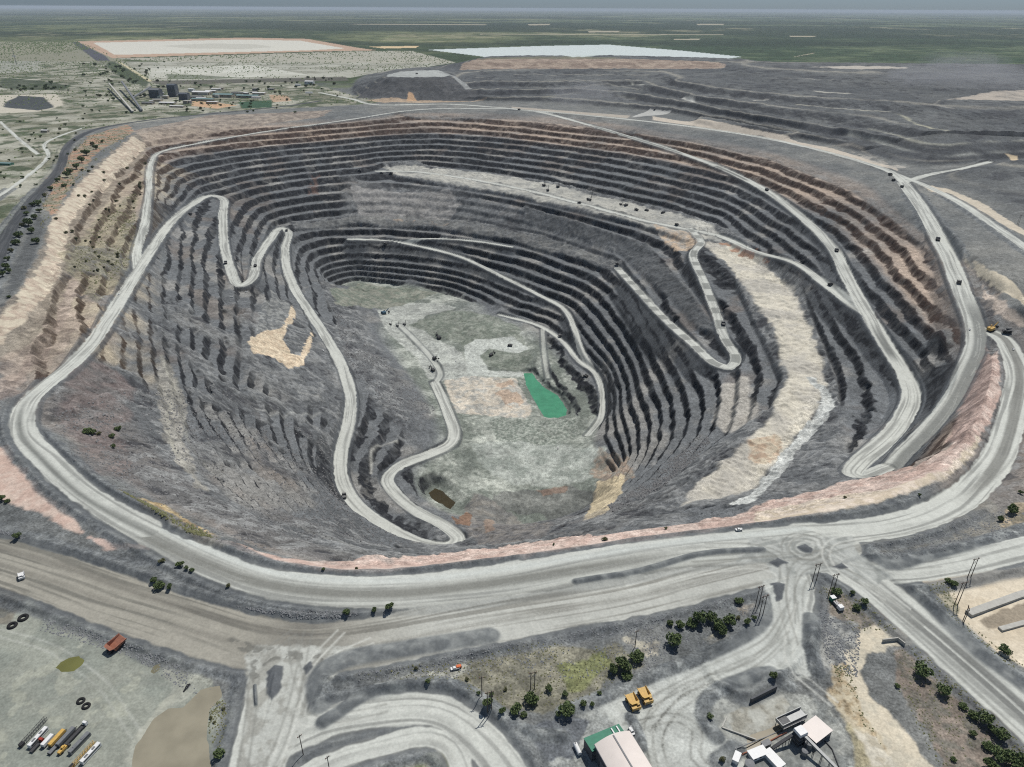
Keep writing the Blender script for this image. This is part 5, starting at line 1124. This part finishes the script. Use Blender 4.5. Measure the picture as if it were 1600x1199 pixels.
wall('long raised concrete wall of the loading ramp, upper side', [(1512,962),(1590,933),(1650,915)], 2.2, 6, 'concrete', 'ramp_wall')
wall('shorter raised concrete wall of the loading ramp, lower side', [(1562,985),(1610,972),(1650,962)], 1.6, 4, 'concrete', 'ramp_wall')
def pipe(label, pts, r, m_, lift=.8):
    m = MB(); W3 = [Vector(gp(*p))+Vector((0, 0, lift)) for p in pts]
    for a, b in zip(W3[:-1], W3[1:]): m.cyl(a, b, r, 8)
    for a in W3: m.box(a.x-.5, a.x+.5, a.y-.5, a.y+.5, a.z-lift-.6, a.z-r*.5)
    tag(m.build('pipeline', M[m_]), label, 'pipe')
pipe('rusty pipe running from the washing screen along the settling basin', [(1228,1146),(1205,1158),(1180,1172),(1160,1180)], .45, 'rust'); pipe('grey pipe beside the rusty one at the washing plant', [(1222,1142),(1198,1153),(1150,1172),(1148,1190)], .35, 'steelg'); pipe('thin dark pipe leading from the white-roofed office towards the sand strip', [(1288,1158),(1300,1172),(1310,1199)], .35, 'dark', .5)
for px, py, r, h, lb in [(1262,1168,2.6,5,'grey round tank beside the transfer tower'), (1256,1180,2.0,4,'smaller grey round tank below the transfer tower'), (1170,1199,3.0,3.5,'wide low grey tank left of the cabins')]:
    x, y, z = gp(px, py); t = empty('round_tank', (x, y, z), lb, 'tank'); MB().cyl((0,0,-1),(0,0,h),r,20).build('shell', M['steelg'], t); MB().cyl((0,0,h),(0,0,h+.5),r+.15,20,r*.3).build('lid', M['grey'], t)
bld('site_cabin', 'small grey cabin between basin and white-roofed office', 'cabin', 1196, 1166, 6, 3.4, 3, YP, M['grey'], M['grey'], 0, None, 1)
bld('site_cabin', 'white site cabin at the edge of the pad below the concrete bay wall', 'cabin', 1150, 1188, 7, 3.4, 3, YP+.6, M['white'], M['white'], 0, None, 2)
MB_ = MB()
pos, yaw = aim(1306, 947, 1316, 957); t = empty('mobile_substation', pos, 'white and green mobile substation by the pad, with boxes on a skid', 'substation'); t.rotation_euler[2] = yaw
MB().box(-7,7,-2.2,2.2,.3,.8).build('skid', M['black'], t); MB().box(-6.8,-3.2,-2,2,.8,4.6).build('switch_cabin', M['green'], t); MB().box(-6.9,-3.1,-2.1,2.1,4.6,4.8).build('cabin_roof', M['white'], t); MB().box(-2.4,2,-1.6,1.6,.8,3).build('transformer', M['steelg'], t); MB().box(3,6.8,-2,2,.8,4.2).build('control_cabin', M['white'], t)
for x in (-1.6, 0, 1.6): MB().cyl((x,0,3),(x,0,4.2),.2,8).build('insulator', M['red'], t)

# ---- power poles
def hframe(label, px, py, h=20, w=4, n=2, yaw=0, group=None):
    x, y, z = gp(px, py); t = empty('power_pole', (x, y, z), label, 'power pole', group); t.rotation_euler[2] = yaw
    for i in range(n):
        xx = (i-(n-1)/2)*w; MB().cyl((xx,0,-1),(xx,0,h),.36,8,.24).build('pole', M['wood'], t)
    MB().box(-w*(n-1)/2-1.6,w*(n-1)/2+1.6,-.18,.18,h-1.6,h-1.2).build('crossarm', M['wood'], t)
    if n > 1: m = MB(); m.beam((-w/2,.0,h-2),(w/2,0,h-7),.15); m.beam((w/2,0,h-2),(-w/2,0,h-7),.15); m.build('brace', M['wood'], t)
    for xx in (-w*(n-1)/2-1.3, 0, w*(n-1)/2+1.3): MB().cyl((xx,0,h-1.2),(xx,0,h-.5),.14,6).build('insulator', M['red'], t)
    return t
hframe('tall double power pole right at the tip of the slate island', 1183, 947, 22, 3.6, 2, .4); hframe('tall double power pole just behind the tip of the slate island', 1189, 962, 22, 3.6, 2, .4)
hframe('double power pole standing left of two at the big crossing', 1272, 909, 20, 4, 2, .3); hframe('double power pole standing right of two at the big crossing', 1299, 925, 20, 4, 2, .3)
hframe('tall double power pole beside the lane right of the crossing', 1514, 903, 22, 4, 2, .3); hframe('tall double power pole on the cream pad edge below the lane', 1493, 947, 26, 4, 2, .3)
hframe('single power pole on the slate tip between the two loop roads', 474, 1180, 20, 3, 1, .8); hframe('single power pole at the bottom edge inside the loop road', 515, 1204, 14, 3, 1, .8)
hframe('single slender power pole among rubble left of the big tree', 992, 1012, 18, 2, 1, .5); hframe('double power pole in the scrub beside the loop road bend', 765, 1112, 20, 3, 2, .3); hframe('single power pole in the olive scrub above the loop road bend', 753, 1088, 20, 3, 1, .2)
hframe('double power pole in the left part of the scrub patch', 832, 1078, 18, 3, 2, .3); hframe('double power pole by the sand strip of the outer east road', 1590, 352, 24, 4, 2, .3); hframe('slender double power pole at the edge of the cream pad', 1505, 972, 16, 3, 2, 1.2)
for i, (px, py, lb) in enumerate([(1165,392,'left slender pole by the orange patch'), (1186,390,'right slender pole by the orange patch'), (1092,362,'left slender pole by the platform road fork'), (1105,364,'right slender pole by the platform road fork')]):
    hframe(lb+' on the sandy platform', px, py, 14, 3, 1, .3)

# ---- far processing plant
Gp = 'sheds of the far processing plant'
for i, (nm, px, py, w, d, h, c, rf, rise, lb) in enumerate([
    ('headgear_building',245,153,56,40,40,'insul','grey',8,'dark tall plant building left of two at the far works'), ('headgear_building',272,151,44,38,58,'insul','insul',6,'dark tallest plant building right of two at the far works'), ('crusher_building',289,156,46,34,30,'insul','insul',5,'dark crusher building right of the tallest one'),
    ('warehouse',316,148,100,40,14,'tan','white',5,'long white-roofed warehouse behind the crusher'), ('warehouse',305,154,90,26,10,'tan','grey',4,'grey-roofed long shed beside the crusher'), ('warehouse',318,158,120,28,10,'tan','teal',4,'teal-roofed long shed in front of the white warehouse'),
    ('warehouse',350,152,110,40,14,'tan','teal',5,'wide teal-roofed shed in the middle of the plant'), ('warehouse',388,153,120,34,12,'tan','teal',4,'teal-roofed shed at the right end of the plant'), ('warehouse',330,145,60,24,10,'tan','white',3,'small white shed at the back of the plant'),
    ('warehouse',372,147,70,20,8,'tan','grey',3,'narrow grey shed at the back of the plant'), ('warehouse',262,163,80,26,8,'tan','white',3,'low white-roofed shed below the dark tower'), ('warehouse',232,163,60,24,8,'tan','grey',3,'low grey shed left below the dark tower'),
    ('warehouse',484,132,55,30,18,'white','white',4,'white cube-like shed standing alone right of the plant'), ('warehouse',466,134,34,20,8,'white','white',2,'low white shed left of the cube-like one'), ('warehouse',483,146,40,16,6,'white','white',2,'small white shed by the far gravel road'),
    ('farm_shed',71,207,26,14,8,'tan','white',2,'white-roofed shed alone beside the western gravel road'), ('farm_shed',10,258,40,16,6,'green','teal',2,'green-walled shed at the left edge'), ('farm_shed',424,141,40,18,8,'tan','grey',2,'grey shed between plant and white sheds'),
    ('water_tank',300,143,30,24,14,'white','white',2,'pale block tank behind the long warehouse'), ('warehouse',277,168,70,18,7,'tan','white',2,'thin white shed above the orange bare ground'), ('warehouse',405,148,70,22,9,'tan','white',3,'white-roofed shed behind the right teal shed')]):
    bld(nm, lb, 'building', px, py, w, d, h, -.12+.05*math.sin(i), M[c], M[rf], rise, None, 3 if h < 20 else 5, Gp if nm == 'warehouse' else None, 6)
rs = random.Random(9)
for i in range(22):
    px = rs.uniform(225, 425); py = 140+rs.random()*24; cc = rs.choice(['tan','concrete','grey','wall']); rr = rs.choice(['white','grey','teal','concrete','white'])
    bld('plant_shed', 'small pale shed in the crowded middle of the far processing plant', 'shed', px, py, rs.uniform(18, 55), rs.uniform(12, 26), rs.uniform(5, 16), rs.uniform(-.2, .1), M[cc], M[rr], rs.choice([0, 2]), None, 0, 'small sheds crowding the far processing plant', 6, False)
conveyor('long conveyor gallery climbing from the gravel road to the dark plant', (222,175), (193,140), 4, 40, 9, 7, 'grey'); conveyor('pale conveyor gallery at the left running beside the dark one', (208,177), (172,138), 4, 24, 8, 7, 'concrete'); conveyor('sloping gallery feeding the dark tall plant building', (208,157), (238,148), 8, 36, 9, 5, 'steelg')
pos = gp(26, 101); t = empty('radio_mast', pos, 'thin radio mast standing alone on the far western flats', 'mast'); MB().cyl((0,0,0),(0,0,150),2.2,6,1.2).build('pole', M['steelg'], t); MB().box(-16,16,-2,2,60,66).build('platform', M['white'], t)

# ---- trees
def tree_proto(leaf, n, seed, sh=1.0, name='acacia_tree'):
    rnd = random.Random(seed); t = empty(name)
    tr = MB(); tr.cyl((0,0,-.5),(.1,0,2.0),.28,7,.2)
    cl = []
    for i in range(7):
        a = i*2.4+rnd.random(); r = rnd.uniform(.5, 2.0); p = (math.cos(a)*r, math.sin(a)*r, rnd.uniform(2.2, 3.8)*sh); cl.append((p, rnd.uniform(.9, 1.7))); tr.cyl((.1,0,1.6), p, .13, 5, .05)
    tr.build('trunk', M['trunk'], t)
    m = MB()
    for i in range(n):
        p, r = rnd.choice(cl); d = Vector((rnd.gauss(0,1), rnd.gauss(0,1), rnd.gauss(0,.75))).normalized()*r*rnd.uniform(.45, 1.05)**.5
        c = Vector(p)+d; s = rnd.uniform(.22, .5); u = Vector((rnd.gauss(0,1), rnd.gauss(0,1), rnd.gauss(0,1))).normalized(); v = u.orthogonal().normalized(); w = u.cross(v)
        m.poly([c-v*s, c+w*s*.7+u*s*.2, c+v*s, c-w*s*.7-u*s*.2], [(0,1,2,3)])
    m.build('crown', leaf, t); return Proto(t)
TP = [tree_proto(LEAF, 1100, 1), tree_proto(LEAF, 1000, 2, .8), tree_proto(LEAF2, 800, 3, .75, 'thorn_bush'), tree_proto(LEAF, 900, 4, 1.1)]
def put_tree(px, py, rpx, label, group, k=None, cat='tree'):
    x, y, z = gp(px, py+rpx*.5)
    dist = math.sqrt(x*x+y*y+(CAM_H-z)**2); r = rpx*dist/FPX
    p = TP[random.randrange(4) if k is None else k]; o = p.get(); sc_ = max(.35, r/3.0)
    o.location = (x, y, z-.2*sc_); o.rotation_euler = (0, 0, random.uniform(0, 6.28)); o.scale = (sc_*random.uniform(.9, 1.1), sc_*random.uniform(.9, 1.1), sc_*random.uniform(.75, .95))
    tag(o, label, cat, group); return o
CL = [('dark bushy tree in the clump on the slate island beside the workshop road', 'trees on the slate island', [(1047,975,6),(1062,977,8),(1080,972,10),(1092,968,12),(1110,966,10),(1122,978,12),(1138,972,11),(1128,988,8),(1052,1002,13)]),
 ('small dark tree near the power poles at the tip of the slate island', 'small trees at the island tip', [(1155,938,7),(1153,966,4),(1167,972,6),(1178,966,4)]),
 ('dark tree at the edge of the yellow-green grass patch', 'trees round the grass patch', [(995,1025,12),(974,1040,13),(958,1047,9),(980,1055,9),(886,1106,13),(832,1092,12),(806,1110,11),(818,1118,6),(912,1099,6),(937,1083,4),(925,1101,4),(858,1078,6),(883,1086,5),(872,1118,5)]),
 ('tree beside the bend of the loop road in the scrub', 'trees by the loop road', [(762,1100,9),(785,1112,6),(768,1086,4),(790,1078,4),(748,1084,4)]),
 ('dark tree on the brown strip beside the wide south-east haul road', 'trees along the south-east haul road', [(1439,1050,13),(1472,1082,9),(1505,1105,6),(1520,1120,8),(1537,1127,10),(1550,1143,7),(1562,1150,9),(1543,1165,7),(1560,1182,13),(1580,1190,13),(1592,1205,12),(1545,1198,10),(1401,1071,4),(1519,1147,5),(1490,1187,4)]),
 ('dark bush in the scrub beside the cream pad', 'bushes round the cream pad', [(1568,1018,8),(1482,908,5),(1490,911,5),(1307,924,8),(1350,942,6),(1337,950,6),(1331,926,4)]),
 ('dark bush at the outer foot of the eastern ring road', 'bushes by the eastern ring road', [(1580,798,9),(1562,812,5),(1594,770,4)]),
 ('small bush on the slate bank beside the washing plant', 'bushes at the washing plant', [(1207,1057,6),(1109,1120,5),(1128,1188,5)]),
 ('small dark bush on the strip between ring road and pink rim band', 'bushes on the front rim', [(945,842,5),(1040,826,3),(865,851,2.5),(1320,777,3),(1436,774,2.5),(505,889,3),(557,888,3)]),
 ('round dark bush on the gravel between the two front roads', 'bushes between the front roads', [(541,957,6),(609,950,7),(585,954,5),(240,907,5),(251,915,8),(266,919,5),(254,876,5),(282,883,6),(292,888,4),(300,891,4),(357,915,4),(28,839,6),(3,780,6),(12,784,4)]),
 ('dark bush on the slumped south-west slope inside the pit', 'bushes inside the south-west rim', [(137,674,7),(146,676,5),(176,681,5),(185,671,5),(178,698,4),(155,677,4)]),
 ('green bush on the bank between brown pond and road', 'bushes by the brown pond', [(343,1178,8),(330,1122,3),(335,1130,2.5),(350,1108,3)]),
 ('small dark bush on the grey gravel beside the loop roads', 'bushes by the loop roads', [(650,1045,3.5),(668,1065,4),(730,1062,4)]),
 ]
for lb, g, pts in CL:
    for px, py, r in pts: put_tree(px, py, r, lb, g, random.choice((0,1,3)) if r > 5 else None, 'tree' if r > 5 else 'bush')
lb = 'dark green bush on the bank between the western asphalt road and the pale rim'
for px, py, r in [(30,368,6),(25,380,6),(45,350,7),(55,340,5),(50,362,5),(60,318,6),(57,378,6),(10,418,6),(5,430,5),(12,405,4),(38,325,4),(110,270,5),(120,262,5),(135,240,6),(128,252,5),(105,275,5),(150,232,4),(100,290,4),(70,305,4),(80,296,4),(42,335,4),(18,392,4),(145,226,4),(160,222,3),(62,330,4),(35,352,4),(15,425,4),(50,320,4),(90,282,4),(15,464,3)]:
    put_tree(px, py, r, lb, 'bushes along the western asphalt road', None, 'bush')
lb = 'dark tree scattered on the pale scrubland north-west of the pit'
rnd = random.Random(5)
spots = []
for (x0, x1, y0, y1, n) in ((130,260,95,200,46),(160,230,100,130,26),(0,110,128,142,26),(270,470,156,176,30),(0,120,170,300,34),(400,530,120,150,26),(240,520,126,140,16)):
    for i in range(n): spots.append((rnd.uniform(x0, x1), rnd.uniform(y0, y1)))
for px, py in spots:
    if py > 205-px*.1 and px > 120 and py > 180: py = 150
    put_tree(px, py, rnd.uniform(1.4, 2.9), lb, 'trees scattered over the north-west scrubland', None, 'tree')
lb = 'small bush on the tan benches below the western rim'
for i in range(46):
    px = rnd.uniform(90, 200); py = rnd.uniform(250, 430); px = 60+(px-60)*.9 if py > 330 else px+30
    put_tree(px, py, rnd.uniform(1.6, 3.2), lb, 'bushes on the western benches', 2, 'bush')

# ---- low scrub nobody could count
def scrub(name, label, regions, n, smin, smax, mtl, seed=1):
    r = np.random.RandomState(seed); base = []
    for reg, wgt in regions:
        a = np.array(reg, float); x_, y_ = hit(a[:, 0], a[:, 1], Z); P2 = np.stack([x_, y_], 1); lo = P2.min(0); hi = P2.max(0); k = int(n*wgt); got = 0; tries = 0
        while got < k and tries < 40:
            q = r.rand(k*2, 2)*(hi-lo)+lo; m = poly_mask(q[:, 0], q[:, 1], P2); m &= fbm(q[:, 0], q[:, 1], max(30, (hi-lo).max()/12), 3, 99+seed) > r.uniform(-.5, .35, len(q))
            q = q[m]; q = q[sample(Dall, q[:, 0], q[:, 1]) > 3.0][:k-got]; base.append(np.concatenate([q, np.full((len(q), 1), r.rand())], 1)); got += len(q); tries += 1
    q = np.concatenate(base); N_ = len(q); zz = np.where(q[:, 1] < YF-10, sample(Z, q[:, 0], q[:, 1]), 0)
    s = r.uniform(smin, smax, N_)*(1+q[:, 1]/2500)**.9
    v = np.array([(1,0,0),(.3,.95,.1),(-.8,.6,0),(-.8,-.6,.05),(.3,-.95,0),(.45,.2,.75),(-.4,.25,.85),(0,-.45,.7)]); f = [(0,1,5),(1,2,6),(1,6,5),(2,3,6),(3,7,6),(3,4,7),(4,0,5),(4,5,7),(5,6,7)]
    ang = r.uniform(0, 6.28, N_); ca, sa = np.cos(ang), np.sin(ang); jit = r.uniform(.75, 1.25, (N_, 8, 3)); V = v[None]*jit
    vx = V[..., 0]*ca[:, None]-V[..., 1]*sa[:, None]; vy = V[..., 0]*sa[:, None]+V[..., 1]*ca[:, None]
    co = np.stack([q[:, 0, None]+vx*s[:, None], q[:, 1, None]+vy*s[:, None], zz[:, None]+V[..., 2]*s[:, None]*1.1-.1], -1).reshape(-1, 3)
    F = (np.array(f)[None]+np.arange(N_)[:, None, None]*8).reshape(-1).astype(np.int32)
    me = bpy.data.meshes.new(name); me.vertices.add(len(co)); me.vertices.foreach_set('co', co.reshape(-1).astype(np.float32)); me.loops.add(len(F)); me.loops.foreach_set('vertex_index', F)
    me.polygons.add(len(F)//3); me.polygons.foreach_set('loop_start', np.arange(len(F)//3, dtype=np.int32)*3); me.update(calc_edges=True); me.materials.append(mtl)
    o = bpy.data.objects.new(name, me); sc.collection.objects.link(o); tag(o, label, 'scrub', None, 'stuff'); return o
scrub('scrub', 'low dark bushes dotted over the pale far flats and old tailings', [([(178,92),(400,85),(560,80),(645,80),(712,98),(600,112),(545,122),(340,126),(235,128)], .3), (W_, .7)], 7000, .8, 2.2, LEAF, 1)
scrub('scrub', 'low dry tufts on the rough ground around the front roads', [([(560,1055),(640,1040),(720,1035),(830,1004),(960,1010),(1010,1040),(905,1095),(800,1110),(700,1065)], .3), ([(1395,1020),(1430,1010),(1500,1060),(1620,1170),(1620,1250),(1490,1250),(1400,1070)], .3), ([(1270,918),(1330,925),(1410,990),(1330,985)], .1), ([(1300,1040),(1330,1040),(1345,1110),(1390,1180),(1330,1110)], .06), ([(1440,908),(1490,905),(1500,965),(1600,1040),(1580,1045),(1480,960)], .1), ([(330,1100),(352,1095),(355,1130),(340,1185),(325,1140)], .08)], 2600, .25, .75, LEAF2, 2)
scrub('scrub', 'green tufts along the western rim benches', [([(60,300),(130,215),(210,195),(200,215),(110,290),(60,370)], .4), ([(110,400),(170,320),(215,300),(210,400),(150,470)], .4), ([(185,765),(310,825),(355,852),(290,832)], .2)], 1500, .5, 1.5, LEAF2, 3)

def rubble(name, label, regions, n, smin, smax, rgb, seed):
    o = scrub(name, label, regions, n, smin, smax, mat('broken_rock_%d' % seed, rgb, .95, 0, .3, .5), seed); tag(o, label, 'rubble', None, 'stuff'); return o
rubble('rubble', 'loose grey boulders on the slate banks of the front roads', [([(-20,822),(100,862),(200,905),(300,938),(420,955),(560,958),(560,968),(420,972),(300,952),(150,905),(0,850)], .25), ([(70,965),(200,1003),(260,1028),(330,1070),(360,1105),(350,1120),(300,1085),(200,1025),(60,985)], .15), ([(560,1030),(800,985),(1130,928),(1190,960),(1000,1060),(870,1060),(560,1065)], .3), ([(1350,850),(1560,800),(1600,800),(1600,840),(1400,880)], .15), ([(1280,950),(1345,985),(1340,1060),(1290,1040)], .15)], 5200, .25, .8, (128,130,132), 11)
rubble('rubble', 'broken dark rock strewn over the slumped inner slopes', [([(960,800),(1040,760),(1110,690),(1095,680),(1010,750),(950,790)], .3), ([(80,650),(330,600),(520,700),(640,850),(400,870),(120,730)], .5), ([(520,480),(680,640),(640,690),(540,560)], .2)], 8000, .5, 1.5, (122,122,122), 12)

# ---- water
def water(name, label, key, lv, rgb, rough=.12):
    P = PW[key]; c = P.mean(0); Q = []
    n = len(P)
    for i in range(n):
        a = P[i]; b = P[(i+1) % n]
        for s_ in np.linspace(0, 1, 6, endpoint=False): Q.append(a*(1-s_)+b*s_)
    Q = np.array(Q); d = Q-c; Q = Q+d/np.linalg.norm(d, axis=1)[:, None]*1.2
    vs = [(c[0], c[1], lv)]+[(q[0], q[1], lv) for q in Q]; k = len(Q)
    m = bpy.data.materials.new(name+'_surface'); m.use_nodes = True; b = m.node_tree.nodes['Principled BSDF']; N = m.node_tree.nodes; L = m.node_tree.links
    cc = alb(rgb); tc = N.new('ShaderNodeTexCoord'); nz = N.new('ShaderNodeTexNoise'); nz.inputs['Scale'].default_value = .06; nz.inputs['Detail'].default_value = 5; L.new(tc.outputs['Object'], nz.inputs['Vector'])
    r = N.new('ShaderNodeValToRGB'); r.color_ramp.elements[0].color = (*[float(v)*.88 for v in cc], 1); r.color_ramp.elements[1].color = (*[float(v)*1.1 for v in cc], 1); r.color_ramp.elements[0].position = .35; r.color_ramp.elements[1].position = .65
    L.new(nz.outputs['Fac'], r.inputs[0]); L.new(r.outputs[0], b.inputs['Base Color']); b.inputs['Roughness'].default_value = rough; b.inputs['IOR'].default_value = 1.33
    o = MB().poly(vs, [(0, 1+i, 1+(i+1) % k) for i in range(k)]).build(name, m); tag(o, None, None, None, 'structure'); return o
water('water', '', 'sump', -440.0, (78,146,112), .16); water('water', '', 'brown', -5.3, (150,144,126), .22); water('water', '', 'olive', -5.2, (112,112,66), .2); water('water', '', 'puddle', -5.2, (124,120,98), .2); water('water', '', 'dark', -5.2, (44,44,44), .2); water('water', '', 'murky', -441.3, (66,58,36), .2); water('water', '', 'basin', -4.9, (126,116,92), .2)
